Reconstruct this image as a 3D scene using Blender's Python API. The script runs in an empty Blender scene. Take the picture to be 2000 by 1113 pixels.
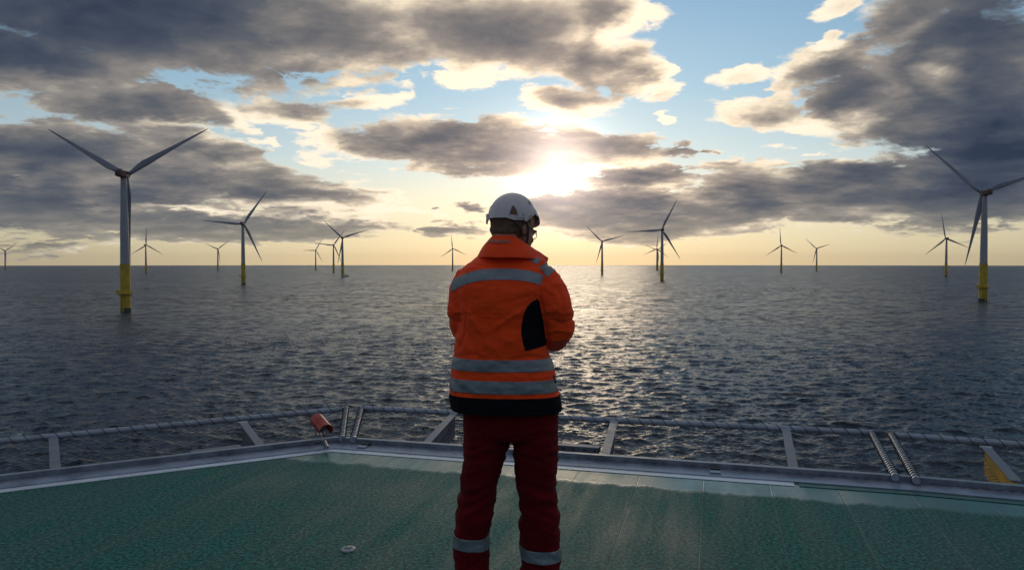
import bpy, bmesh, math, random
import numpy as np
from mathutils import Vector, Matrix, noise as mnoise

# ---------------------------------------------------------------- camera
SC = bpy.context.scene
COL = SC.collection
F = 1450.0                      # focal length in pixels of the 2000 px wide photo
CAMZ = 1.56                     # eye height over the deck
PITCH = math.atan((556.5 - 513.5) / F)
SEA = CAMZ - 33.7               # sea level (deck top is z = 0)
cam = bpy.data.cameras.new("camera")
cam.sensor_width = 36.0
cam.lens = F / 2000 * 36
cam.clip_start = 0.05
cam.clip_end = 60000
camo = bpy.data.objects.new("camera", cam)
COL.objects.link(camo)
camo.location = (0, 0, CAMZ)
camo.rotation_euler = (math.radians(90) - PITCH, 0, 0)
SC.camera = camo

def ray(px, py):
    a = (px - 1000) / F
    b = -(py - 556.5) / F
    return Vector((a, math.cos(PITCH) + b * math.sin(PITCH), -math.sin(PITCH) + b * math.cos(PITCH)))
def at(px, py, Y):              # point at depth Y seen at a photo pixel
    d = ray(px, py)
    return Vector((0, 0, CAMZ)) + d * (Y / d.y)
def ground(px, py, z=0.0):
    d = ray(px, py)
    return Vector((0, 0, CAMZ)) + d * ((z - CAMZ) / d.z)

# ---------------------------------------------------------------- sky, sun, exposure
SC.view_settings.view_transform = 'Standard'
SC.view_settings.look = 'None'
SC.view_settings.exposure = 0
SC.view_settings.gamma = 1
SUND = ray(1088, 328).normalized()
SUN_EL = math.asin(SUND.z)
SUN_AZ = math.atan2(SUND.x, SUND.y)
world = bpy.data.worlds.new("World")
SC.world = world
world.use_nodes = True
WT = world.node_tree
WT.nodes.clear()

class G:                        # tiny node-graph helper
    def __init__(s, tree): s.t = tree
    def n(s, kind, **kw):
        nd = s.t.nodes.new(kind)
        for k, v in kw.items(): setattr(nd, k, v)
        return nd
    def put(s, sock, v):
        if isinstance(v, bpy.types.NodeSocket): s.t.links.new(v, sock)
        elif v is not None: sock.default_value = v
    def m(s, op, a, b=None, c=None, clamp=False):
        nd = s.n('ShaderNodeMath', operation=op, use_clamp=clamp)
        for i, v in enumerate((a, b, c)): s.put(nd.inputs[i], v) if v is not None else None
        return nd.outputs[0]
    def vm(s, op, a, b=None, scale=None):
        nd = s.n('ShaderNodeVectorMath', operation=op)
        s.put(nd.inputs[0], a)
        if b is not None: s.put(nd.inputs[1], b)
        if scale is not None: s.put(nd.inputs['Scale'], scale)
        return nd.outputs['Value'] if op in ('LENGTH', 'DOT_PRODUCT', 'DISTANCE') else nd.outputs[0]
    def noise(s, vec, scale, detail=4, rough=.55, dist=0.0, col=False):
        nd = s.n('ShaderNodeTexNoise')
        s.put(nd.inputs['Vector'], vec); nd.inputs['Scale'].default_value = scale
        nd.inputs['Detail'].default_value = detail; nd.inputs['Roughness'].default_value = rough
        nd.inputs['Distortion'].default_value = dist
        return nd.outputs['Color' if col else 'Fac']
    def ss(s, v, a, b, lo=0.0, hi=1.0):
        nd = s.n('ShaderNodeMapRange', interpolation_type='SMOOTHSTEP')
        s.put(nd.inputs[0], v)
        for i, q in enumerate((a, b, lo, hi)): s.put(nd.inputs[i + 1], q)
        return nd.outputs[0]
    def lin(s, v, a, b, lo=0.0, hi=1.0):
        nd = s.n('ShaderNodeMapRange')
        s.put(nd.inputs[0], v)
        for i, q in enumerate((a, b, lo, hi)): s.put(nd.inputs[i + 1], q)
        return nd.outputs[0]
    def mix(s, f, a, b, blend='MIX'):
        nd = s.n('ShaderNodeMix', data_type='RGBA', blend_type=blend)
        s.put(nd.inputs[0], f)
        s.put(nd.inputs[6], a if isinstance(a, bpy.types.NodeSocket) else (*a, 1))
        s.put(nd.inputs[7], b if isinstance(b, bpy.types.NodeSocket) else (*b, 1))
        return nd.outputs[2]
    def ramp(s, v, stops, interp='LINEAR'):
        nd = s.n('ShaderNodeValToRGB')
        s.put(nd.inputs[0], v)
        e = nd.color_ramp.elements
        nd.color_ramp.interpolation = interp
        while len(e) < len(stops): e.new(0.5)
        for q, (p, c) in zip(e, stops): q.position = p; q.color = (*c, 1) if len(c) == 3 else c
        return nd.outputs[0]

def lin8(r, g, b):
    f = lambda c: (c / 255 / 12.92) if c <= 10 else ((c / 255 + .055) / 1.055) ** 2.4
    return (f(r), f(g), f(b))

BIL0 = .27
def build_sky():
    g = G(WT)
    tc = g.n('ShaderNodeTexCoord')
    d = tc.outputs['Generated']
    sp = g.n('ShaderNodeSeparateXYZ'); g.put(sp.inputs[0], d)
    x, y, z = sp.outputs
    U = g.m('ARCTAN2', x, y)
    V = g.m('ARCSINE', z)
    # cloud-deck coordinates (a layer seen in perspective)
    zz = g.m('ADD', g.m('MAXIMUM', z, 0.0), 0.20)
    cx = g.n('ShaderNodeCombineXYZ')
    g.put(cx.inputs[0], g.m('DIVIDE', x, zz)); g.put(cx.inputs[1], g.m('DIVIDE', y, zz)); cx.inputs[2].default_value = 3.7
    q = cx.outputs[0]
    uv = g.n('ShaderNodeCombineXYZ'); g.put(uv.inputs[0], U); g.put(uv.inputs[1], V)
    w1 = g.vm('SUBTRACT', g.noise(q, 1.3, 3, .5, col=True), (.5, .5, .5))
    w2 = g.vm('SUBTRACT', g.noise(q, 5.0, 6, .62, col=True), (.5, .5, .5))
    wsum = g.vm('ADD', g.vm('MULTIPLY', w1, (.10, .045, 0)), g.vm('MULTIPLY', w2, (.085, .040, 0)))
    p = g.vm('ADD', uv.outputs[0], wsum)

    def blob(cx_, cy_, rx, ry, rot):
        c = ray(cx_, cy_).normalized()
        u0, v0 = math.atan2(c.x, c.y), math.asin(c.z)
        su = 1 / F / (1 + ((cx_ - 1000) / F) ** 2)
        mp = g.n('ShaderNodeMapping', vector_type='TEXTURE')
        g.put(mp.inputs[0], p)
        mp.inputs['Location'].default_value = (u0, v0, 0)
        mp.inputs['Rotation'].default_value = (0, 0, math.radians(rot))
        mp.inputs['Scale'].default_value = (rx * su * 1.55, ry / F * 1.55, 1)
        gr = g.n('ShaderNodeTexGradient', gradient_type='SPHERICAL')
        g.put(gr.inputs[0], mp.outputs[0])
        return gr.outputs['Fac']      # 0.355 at the ellipse outline
    def field(lst):
        acc = None
        for b in lst:
            v = blob(*b[:5])
            if b[5] != 1: v = g.m('MULTIPLY', v, b[5])
            acc = v if acc is None else g.m('SMOOTH_MAX', acc, v, .12)
        return acc
    cover = field(COVER)
    gaps = field(GAPS)
    lit = field(LIT)
    dark = field(DARK)
    n_big = g.noise(q, 2.6, 8, .58, .35)
    n_fine = g.noise(q, 9.0, 8, .68, .6)
    # generic cover away from the part the photo shows (sides, overhead, behind)
    away = g.m('MAXIMUM', g.ss(g.m('ABSOLUTE', U), .68, .95), g.ss(V, .42, .6))
    cover = g.m('MAXIMUM', cover, g.m('MULTIPLY', away, .52))
    C = g.m('SUBTRACT', cover, gaps)
    C = g.m('ADD', C, g.m('MULTIPLY', g.m('SUBTRACT', n_big, .5), .50))
    C = g.m('ADD', C, g.m('MULTIPLY', g.m('SUBTRACT', n_fine, .5), .26))
    vo = g.n('ShaderNodeTexVoronoi', feature='SMOOTH_F1', voronoi_dimensions='2D')
    g.put(vo.inputs['Vector'], g.vm('ADD', g.vm('MULTIPLY', q, (.85, 1.0, 1.0)), g.vm('SCALE', w2, scale=.35)))
    vo.inputs['Scale'].default_value = 6.5; vo.inputs['Detail'].default_value = 2; vo.normalize = True; vo.inputs['Roughness'].default_value = .6; vo.inputs['Smoothness'].default_value = .45
    bil = g.m('SUBTRACT', BIL0, vo.outputs['Distance'])
    C = g.m('ADD', C, g.m('MULTIPLY', bil, .75))
    alpha = g.ss(C, .27, g.ss(n_big, .3, .7, .37, .56))
    # thickness -> how dark the backlit cloud is; lit relief on the sides that face the sun
    T = g.lin(C, .30, 1.00)
    T = g.m('MULTIPLY', g.m('POWER', T, .7), .72)
    toward = (math.sin(SUN_AZ) * .0, 0.0, 0.0)
    qs = g.vm('ADD', q, (.015, .05, .02))
    r1 = g.m('ADD', g.m('MULTIPLY', g.m('SUBTRACT', g.noise(g.vm('ADD', q, (.01, .12, 0)), 2.6, 5, .58, .35), n_big), 1.3), g.m('MULTIPLY', g.m('SUBTRACT', g.noise(qs, 4.5, 6, .52, .3), g.noise(q, 4.5, 6, .52, .3)), .65))
    qf = g.vm('MULTIPLY', q, (.62, 1.0, 1.0))
    puff = g.noise(qf, 2.6, 6, .52, .5)
    T = g.m('ADD', T, g.m('MULTIPLY', g.m('SUBTRACT', puff, .5), .85))
    T = g.m('ADD', T, g.m('MULTIPLY', r1, .85))
    T = g.m('SUBTRACT', T, g.m('MULTIPLY', bil, 1.0))
    T = g.m('ADD', T, g.m('MULTIPLY', dark, .55))
    T = g.m('ADD', T, g.m('MULTIPLY', g.m('SUBTRACT', g.noise(qf, 1.2, 4, .5, .4), .5), .55))
    T = g.m('ADD', T, g.ss(g.m('ABSOLUTE', U), .28, .62, 0.0, .26))
    T = g.m('ADD', g.m('SUBTRACT', T, g.m('MULTIPLY', lit, .85)), .09)
    # angle from the sun
    ang = g.m('ARCCOSINE', g.m('MINIMUM', g.vm('DOT_PRODUCT', g.vm('NORMALIZE', d), tuple(SUND)), .999999))
    near = g.m('EXPONENT', g.m('MULTIPLY', ang, -5.0))
    core = g.m('EXPONENT', g.m('MULTIPLY', g.m('POWER', g.m('DIVIDE', ang, .050), 2), -1))
    halo = g.m('EXPONENT', g.m('MULTIPLY', ang, -13.0))
    cloud = g.ramp(g.m('MULTIPLY', T, .62, clamp=True), [
        (0.0, lin8(255, 244, 222)), (.10, lin8(238, 226, 202)), (.21, lin8(184, 176, 162)), (.32, lin8(142, 138, 134)),
        (.44, lin8(114, 114, 116)), (.58, lin8(88, 94, 104)), (.76, lin8(68, 77, 94)), (1.0, lin8(46, 57, 78))])
    warm = g.mix(g.m('MULTIPLY', near, 1.1, clamp=True), (1, 1, 1), (1.55, 1.28, 1.12))
    cloud = g.mix(1.0, cloud, warm, 'MULTIPLY')
    # clear sky: physical sky, washed towards the pale yellow band over the horizon
    sky = g.n('ShaderNodeTexSky', sky_type='NISHITA', sun_disc=False)
    sky.sun_elevation = SUN_EL; sky.sun_rotation = SUN_AZ
    sky.air_density = 1.0; sky.dust_density = 0.6; sky.ozone_density = 1.5
    nish = g.vm('SCALE', sky.outputs[0], scale=SKY_GAIN)
    grad = g.ramp(g.lin(V, 0, .40), [
        (0.0, lin8(232, 212, 172)), (.08, lin8(240, 227, 192)), (.20, lin8(248, 242, 218)), (.34, lin8(212, 230, 236)),
        (.55, lin8(170, 206, 231)), (1.0, lin8(118, 166, 212))])
    clear = g.mix(.88, nish, grad)
    clear = g.mix(1.0, clear, g.mix(g.ss(g.m('ABSOLUTE', g.m('SUBTRACT', U, SUN_AZ)), .15, .75), (1.05, 1.04, 1.0), (.72, .74, .74)), 'MULTIPLY')
    # the same air thins the clouds that stand low over the horizon
    low = g.ss(V, .0, .09, .25, 0.0)
    cloud = g.mix(low, cloud, clear)
    out = g.mix(alpha, clear, cloud)
    glow = g.m('ADD', g.m('MULTIPLY', core, 1.25), g.m('MULTIPLY', halo, .44))
    glow = g.m('MULTIPLY', glow, g.lin(alpha, 0, 1, 1.0, .62))
    gc = g.mix(alpha, (1.0, .90, .76), (1.0, .80, .70))
    gc = g.vm('SCALE', gc, scale=glow)
    out = g.vm('ADD', out, gc)
    # behind the camera: an even, open evening sky
    rear = g.ss(y, .35, -.35)
    rc = g.mix(g.ss(n_big, .35, .65), lin8(104, 117, 140), lin8(134, 142, 156))
    out = g.mix(rear, out, rc)
    # below the horizon (hidden by the sea)
    out = g.mix(g.ss(z, -.003, -.03), out, lin8(60, 68, 78))
    out = g.vm('SCALE', out, scale=10.0)
    bg = g.n('ShaderNodeBackground'); g.put(bg.inputs[0], out); bg.inputs[1].default_value = 0.1
    wo = g.n('ShaderNodeOutputWorld'); g.t.links.new(bg.outputs[0], wo.inputs[0])
    world.cycles.sampling_method = 'MANUAL'; world.cycles.sample_map_resolution = 1024

SKY_GAIN = 0.06
# cloud masses of this evening sky: (centre, radii, tilt, weight) as bearings seen from the deck
COVER = [
 (430, 45, 640, 118, 0, 1), (950, 60, 280, 95, -6, 1.05), (1150, 26, 120, 52, -10, 1), (60, 130, 360, 60, 0, 1),
 (905, 150, 100, 40, 0, .9), (720, 200, 92, 17, 2, .9), (560, 212, 130, 28, 0, .9), (250, 200, 380, 44, 0, .9),
 (110, 300, 360, 66, 0, 1), (400, 285, 220, 46, -10, 1), (520, 365, 260, 40, -4, 1), (160, 400, 360, 60, 0, 1.2),
 (460, 435, 340, 38, 0, 1.2), (110, 482, 150, 18, 8, .85), (360, 340, 300, 60, 0, 1), (640, 385, 140, 22, -4, .95),
 (900, 285, 300, 52, -3, 1.1), (1180, 290, 180, 36, -4, 1), (1340, 296, 52, 17, 4, 1),
 (1130, 120, 110, 60, -30, 1), (1245, 160, 62, 44, 10, 1), (1100, 205, 130, 34, 0, 1), (1190, 130, 80, 50, 0, .9),
 (1245, 350, 124, 30, 0, 1.1), (1245, 422, 235, 46, 0, 1.5), (1140, 415, 130, 34, 0, 1.3),
 (1450, 376, 120, 60, 0, 1.1), (1440, 425, 180, 34, 8, 1.1), (1640, 370, 260, 66, 0, 1.1), (1880, 365, 230, 74, 0, 1.1),
 (1860, 140, 240, 150, 20, 1), (1940, 280, 190, 110, 0, 1.2), (1700, 215, 170, 66, -12, 1), (1500, 225, 112, 36, -10, 1),
 (1600, 130, 140, 46, 8, 1), (1430, 148, 84, 20, -2, 1), (1760, 30, 120, 60, 30, .9), (1600, 78, 30, 14, 0, .9), (1640, 10, 80, 20, 20, .85),
 (922, 402, 50, 13, 0, 1.1), (840, 407, 14, 11, 0, 1.1), (885, 448, 75, 16, 0, 1.1), (1307, 237, 24, 12, -8, 1),
 (650, 300, 150, 40, -28, .66), (500, 245, 120, 30, -20, .72), (1290, 190, 50, 22, 20, .8), (1040, 215, 90, 20, 0, .8), (1530, 285, 150, 18, -8, .6), (1420, 320, 80, 12, 0, .7), (760, 410, 170, 22, -5, .62), (640, 385, 160, 30, -15, .7), (980, 420, 120, 12, 0, .6),
 (1360, 290, 60, 14, 0, .9), (740, 378, 60, 14, -8, .9), (700, 436, 90, 14, 0, .9), (1400, 292, 30, 8, 0, .9),
]
GAPS = [
 (1410, 60, 110, 90, 10, .5), (1350, 200, 36, 80, 0, .4), (1450, 275, 130, 24, -4, .4), (860, 207, 110, 14, 0, .35),
 (560, 258, 60, 14, -30, .25), (700, 325, 80, 20, -20, .35), (1560, 295, 110, 10, 0, .3), (1000, 492, 1000, 22, 0, .3),
]
LIT = [ (1307, 237, 34, 18, 0, 1.1), (1640, 10, 80, 26, 20, .6), (1600, 78, 36, 20, 0, .9),
 (1225, 60, 80, 34, 20, .8), (905, 160, 100, 26, 0, .9), (1270, 180, 50, 30, 0, .8), (1060, 222, 90, 14, 0, .7), (1110, 90, 40, 30, -40, .5),
 (1480, 222, 100, 26, -8, .8), (1590, 250, 100, 28, -12, .8), (1700, 225, 70, 28, 20, .8), (1855, 150, 50, 36, 0, 1),
 (1430, 145, 110, 20, 0, .8), (1590, 120, 90, 16, 0, .5), (730, 198, 90, 16, 0, .8), (520, 250, 100, 20, -35, .8), (650, 300, 160, 34, -28, 1.1), (760, 410, 170, 20, -5, .8), (1285, 150, 40, 50, 0, .7), (1530, 285, 150, 18, -8, .8), (1180, 215, 80, 14, 0, .6), (980, 185, 60, 20, 0, .5),
 (350, 235, 120, 10, 0, .5), (430, 412, 260, 6, 0, .7), (60, 150, 90, 12, 0, .35), (1770, 50, 70, 30, 40, .4),
]
DARK = [
 (220, 40, 700, 110, 0, 1.15), (200, 330, 430, 60, 0, .4), (900, 280, 300, 34, 0, .4), (1640, 165, 100, 36, 0, .9), (1930, 70, 190, 110, 0, .9),
 (1930, 290, 190, 100, 0, 1.2), (1450, 395, 80, 26, 0, .8), (1660, 335, 90, 22, 0, .9), (1250, 345, 110, 18, 0, .5), (1720, 400, 260, 30, 0, .3), (700, 90, 300, 60, 0, .4),
]
build_sky()
sun = bpy.data.lights.new("sun", 'SUN')
sun.energy = 0.15
sun.angle = math.radians(14)
sun.color = (1.0, .80, .55)
suno = bpy.data.objects.new("sun", sun)
COL.objects.link(suno)
suno.rotation_euler = SUND.to_track_quat('Z', 'Y').to_euler()

# ---------------------------------------------------------------- helpers
def tag(o, label=None, cat=None, group=None, kind=None):
    if label: o['label'] = label
    if cat: o['category'] = cat
    if group: o['group'] = group
    if kind: o['kind'] = kind
    return o
def link(o, parent=None):
    COL.objects.link(o)
    if parent is not None:
        o.parent = parent
        o.matrix_parent_inverse = Matrix.Identity(4)
    return o
def empty(name, loc=(0, 0, 0), rz=0):
    o = bpy.data.objects.new(name, None)
    o.location = loc; o.rotation_euler = (0, 0, rz); o.empty_display_size = .2
    return link(o)
class MB:                       # collects shapes, then links them as one mesh object
    def __init__(s): s.v = []; s.f = []
    def add(s, v, f):
        k = len(s.v); s.v += [tuple(p) for p in v]; s.f += [tuple(i + k for i in q) for q in f]; return s
    def loft(s, rings, cap=True, closed=True):
        n = len(rings[0]); v = [p for r in rings for p in r]; f = []
        for i in range(len(rings) - 1):
            for j in range(n if closed else n - 1):
                a = i * n + j; b = i * n + (j + 1) % n
                f.append((a, b, b + n, a + n))
        if cap and closed:
            f.append(tuple(range(n - 1, -1, -1))); f.append(tuple((len(rings) - 1) * n + j for j in range(n)))
        return s.add(v, f)
    def tube(s, pts, r, n=10, cap=True):
        pts = [Vector(p) for p in pts]; rings = []; prev = None
        for i, p in enumerate(pts):
            t = (pts[min(i + 1, len(pts) - 1)] - pts[max(i - 1, 0)]).normalized()
            if prev is None:
                prev = t.orthogonal().normalized()
            u = (prev - t * prev.dot(t)).normalized(); w = t.cross(u); prev = u
            rr = r[i] if isinstance(r, (list, tuple)) else r
            rings.append([p + (u * math.cos(2 * math.pi * k / n) + w * math.sin(2 * math.pi * k / n)) * rr for k in range(n)])
        return s.loft(rings, cap)
    def box(s, c, size, rot=None, bev=0.0):
        bm = bmesh.new(); bmesh.ops.create_cube(bm, size=1)
        bmesh.ops.scale(bm, vec=size, verts=bm.verts)
        if bev: bmesh.ops.bevel(bm, geom=bm.edges[:], offset=bev, segments=2, affect='EDGES', profile=.6)
        M = Matrix.Translation(c) @ (rot.to_4x4() if rot is not None else Matrix.Identity(4))
        bm.verts.index_update()
        v = [M @ p.co for p in bm.verts]; f = [[q.index for q in fa.verts] for fa in bm.faces]
        bm.free(); return s.add(v, f)
    def beam(s, a, b, w, h, up=Vector((0, 0, 1)), bev=0.0):   # box from a to b, w across, h along up
        a, b = Vector(a), Vector(b); t = (b - a).normalized(); x = t.cross(up).normalized(); z = x.cross(t)
        R = Matrix((x, t, z)).transposed()
        return s.box((a + b) / 2, (w, (b - a).length, h), R, bev)
    def prism(s, poly, z0, z1):
        n = len(poly)
        return s.add([(p[0], p[1], z0) for p in poly] + [(p[0], p[1], z1) for p in poly],
                     [tuple(range(n - 1, -1, -1)), tuple(range(n, 2 * n))] + [(i, (i + 1) % n, (i + 1) % n + n, i + n) for i in range(n)])
    def build(s, name, mat, parent=None, smooth=False):
        me = bpy.data.meshes.new(name); me.from_pydata(s.v, [], s.f); me.update()
        me.materials.append(mat)
        if smooth:
            me.shade_smooth()
            me.set_sharp_from_angle(angle=math.radians(50))
        return link(bpy.data.objects.new(name, me), parent)

def ring(c, u, w, ru, rw, n=24, e=2.0):
    c, u, w = Vector(c), Vector(u), Vector(w); out = []
    for k in range(n):
        a = 2 * math.pi * k / n; ca, sa = math.cos(a), math.sin(a)
        out.append(c + u * (ru * math.copysign(abs(ca) ** (2 / e), ca)) + w * (rw * math.copysign(abs(sa) ** (2 / e), sa)))
    return out

def material(name, color, rough=.5, metal=0.0, bump=None, vary=None, spec=.5, extra=None):
    """bump = (scale, strength, distance); vary = (scale, amount) darkens / lightens the colour in patches."""
    m = bpy.data.materials.new(name); m.use_nodes = True
    t = m.node_tree; g = G(t); b = t.nodes['Principled BSDF']
    b.inputs['Base Color'].default_value = (*color, 1); b.inputs['Roughness'].default_value = rough
    b.inputs['Metallic'].default_value = metal; b.inputs['Specular IOR Level'].default_value = spec
    tc = g.n('ShaderNodeTexCoord').outputs['Object']
    if vary:
        n = g.noise(tc, vary[0], 6, .65)
        k = vary[1]
        c = g.mix(g.ss(n, .3, .7), tuple(q * (1 - k) for q in color), tuple(min(1, q * (1 + k)) for q in color))
        g.put(b.inputs['Base Color'], c)
        g.put(b.inputs['Roughness'], g.lin(n, .3, .7, max(0, rough - .12), min(1, rough + .12)))
    if bump:
        n = g.noise(tc, bump[0], 5, .6)
        bp = g.n('ShaderNodeBump'); bp.inputs['Strength'].default_value = bump[1]; bp.inputs['Distance'].default_value = bump[2]
        g.put(bp.inputs['Height'], n); g.put(b.inputs['Normal'], bp.outputs[0])
    return m

# ---------------------------------------------------------------- sea
def build_sea():
    H = CAMZ - SEA
    mt = bpy.data.materials.new('sea_water'); mt.use_nodes = True
    g = G(mt.node_tree); b = mt.node_tree.nodes['Principled BSDF']
    b.inputs['Base Color'].default_value = (.010, .022, .040, 1)
    b.inputs['Roughness'].default_value = .14; b.inputs['IOR'].default_value = 1.24
    ps = g.n('ShaderNodeNewGeometry').outputs['Position']
    st = g.vm('MULTIPLY', ps, (.55, 1.0, 1.0))
    dist = g.vm('LENGTH', ps)
    gust = g.noise(g.vm('MULTIPLY', ps, (.35, 1.0, 1.0)), .006, 5, .65)
    amp = g.ss(gust, .32, .68, .70, 1.2)
    far = g.ss(dist, 160, 700)
    # wave slopes, sampled at a point so that they keep their steepness far out
    def slope(scale, detail, kx, ky):
        c = g.vm('SUBTRACT', g.noise(st, scale, detail, .6, col=True), (.5, .5, .5))
        return g.vm('MULTIPLY', c, (kx, ky, 0))
    s1 = g.vm('SCALE', slope(.07, 2, .9, .95), scale=far)
    s2 = g.vm('SCALE', slope(.30, 3, 1.9, 2.0), scale=g.lin(far, 0, 1, .30, 1.0))
    s3 = slope(1.5, 4, 1.6, 1.75)
    sv = g.vm('SCALE', g.vm('ADD', g.vm('ADD', s1, s2), s3), scale=amp)
    # wind-driven waves are steeper on the side they run towards (-y)
    spv = g.n('ShaderNodeSeparateXYZ'); g.put(spv.inputs[0], sv)
    cmb = g.n('ShaderNodeCombineXYZ'); g.put(cmb.inputs[0], spv.outputs[0])
    g.put(cmb.inputs[1], g.m('SUBTRACT', spv.outputs[1], g.m('MULTIPLY', g.m('ABSOLUTE', spv.outputs[1]), g.lin(far, 0, 1, .45, .92))))
    sv = cmb.outputs[0]
    nrm = g.vm('NORMALIZE', g.vm('ADD', g.n('ShaderNodeNewGeometry').outputs['Normal'], sv))
    g.put(b.inputs['Normal'], nrm)
    b.inputs['Roughness'].default_value = .24
    # rings of a polar grid, as dense as the view needs; the far rim is the true horizon
    pys = list(np.arange(4.35, 30, .5)) + list(np.arange(30, 400, .75)) + [430, 500, 620, 900, 1600]
    r = np.array([F * H / p for p in pys][::-1])
    fine = math.radians(54)
    az = np.concatenate([np.arange(-fine, fine, 1.25 / F), np.arange(fine, 2 * math.pi - fine, math.radians(1.5))])
    R, A = np.meshgrid(r, az, indexing='ij')
    X = R * np.sin(A); Y = R * np.cos(A); Z = np.zeros_like(X)
    dr = np.gradient(r)[:, None]
    inside = np.clip((fine - np.abs(np.where(A > math.pi, A - 2 * math.pi, A))) / math.radians(12), 0, 1)
    DX = np.zeros_like(X); DY = np.zeros_like(X)
    rs = np.random.RandomState(7); N = 110
    for i in range(N):
        lam = 1.0 * (12 / 1.0) ** ((i + rs.rand()) / N)
        th = rs.normal(0, .55)
        k = 2 * math.pi / lam; kx, ky = k * math.sin(th), -k * math.cos(th)
        a = .027 * lam / (2 * math.pi) * (1.2 if 2 < lam < 8 else .8)
        ph = rs.rand() * 6.283
        fade = np.clip((lam / np.maximum(dr * abs(math.cos(th)) + .15, .01) - 2.2) / 2.2, 0, 1) * inside
        P = kx * X + ky * Y + ph
        c = np.cos(P) * fade; s_ = np.sin(P) * fade
        Z += a * c
        DX -= a * 1.0 * s_ * (kx / k) ; DY -= a * 1.0 * s_ * (ky / k)
    X += DX; Y += DY; Z += SEA
    nr, na = X.shape
    co = np.stack([X, Y, Z], -1).reshape(-1, 3).astype(np.float32)
    i = np.arange(nr - 1)[:, None]; j = np.arange(na)[None, :]; j2 = (j + 1) % na
    q = np.stack(np.broadcast_arrays(i * na + j, (i + 1) * na + j, (i + 1) * na + j2, i * na + j2), -1).reshape(-1, 4)
    # winding so that normals point up
    q = q[:, ::-1]
    me = bpy.data.meshes.new('sea')
    me.vertices.add(len(co)); me.vertices.foreach_set('co', co.ravel())
    me.loops.add(q.size); me.loops.foreach_set('vertex_index', q.ravel().astype(np.int32))
    me.polygons.add(len(q)); me.polygons.foreach_set('loop_start', np.arange(0, q.size, 4, dtype=np.int32))
    me.update(calc_edges=True); me.validate()
    me.shade_smooth(); me.materials.append(mt)
    if me.polygons[len(me.polygons) // 2].normal.z < 0: me.flip_normals()
    o = link(bpy.data.objects.new('sea', me)); tag(o, kind='structure')
build_sea()

# ---------------------------------------------------------------- wind turbines
M_tower = material('turbine_paint', (.30, .32, .35), .42, vary=(.15, .10))
M_blade = material('blade_paint', (.26, .28, .32), .45, vary=(.08, .08))
M_yellow = material('yellow_marine_paint', (.48, .34, .015), .5, vary=(.25, .25))
M_growth = material('waterline_growth', (.045, .05, .035), .8, vary=(.5, .4))
M_nac = material('nacelle_red_paint', (.085, .04, .035), .5, vary=(.3, .1))
M_steel = material('galvanised_steel', (.30, .32, .34), .42, .75, vary=(9, .25), bump=(40, .12, .002))

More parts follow.
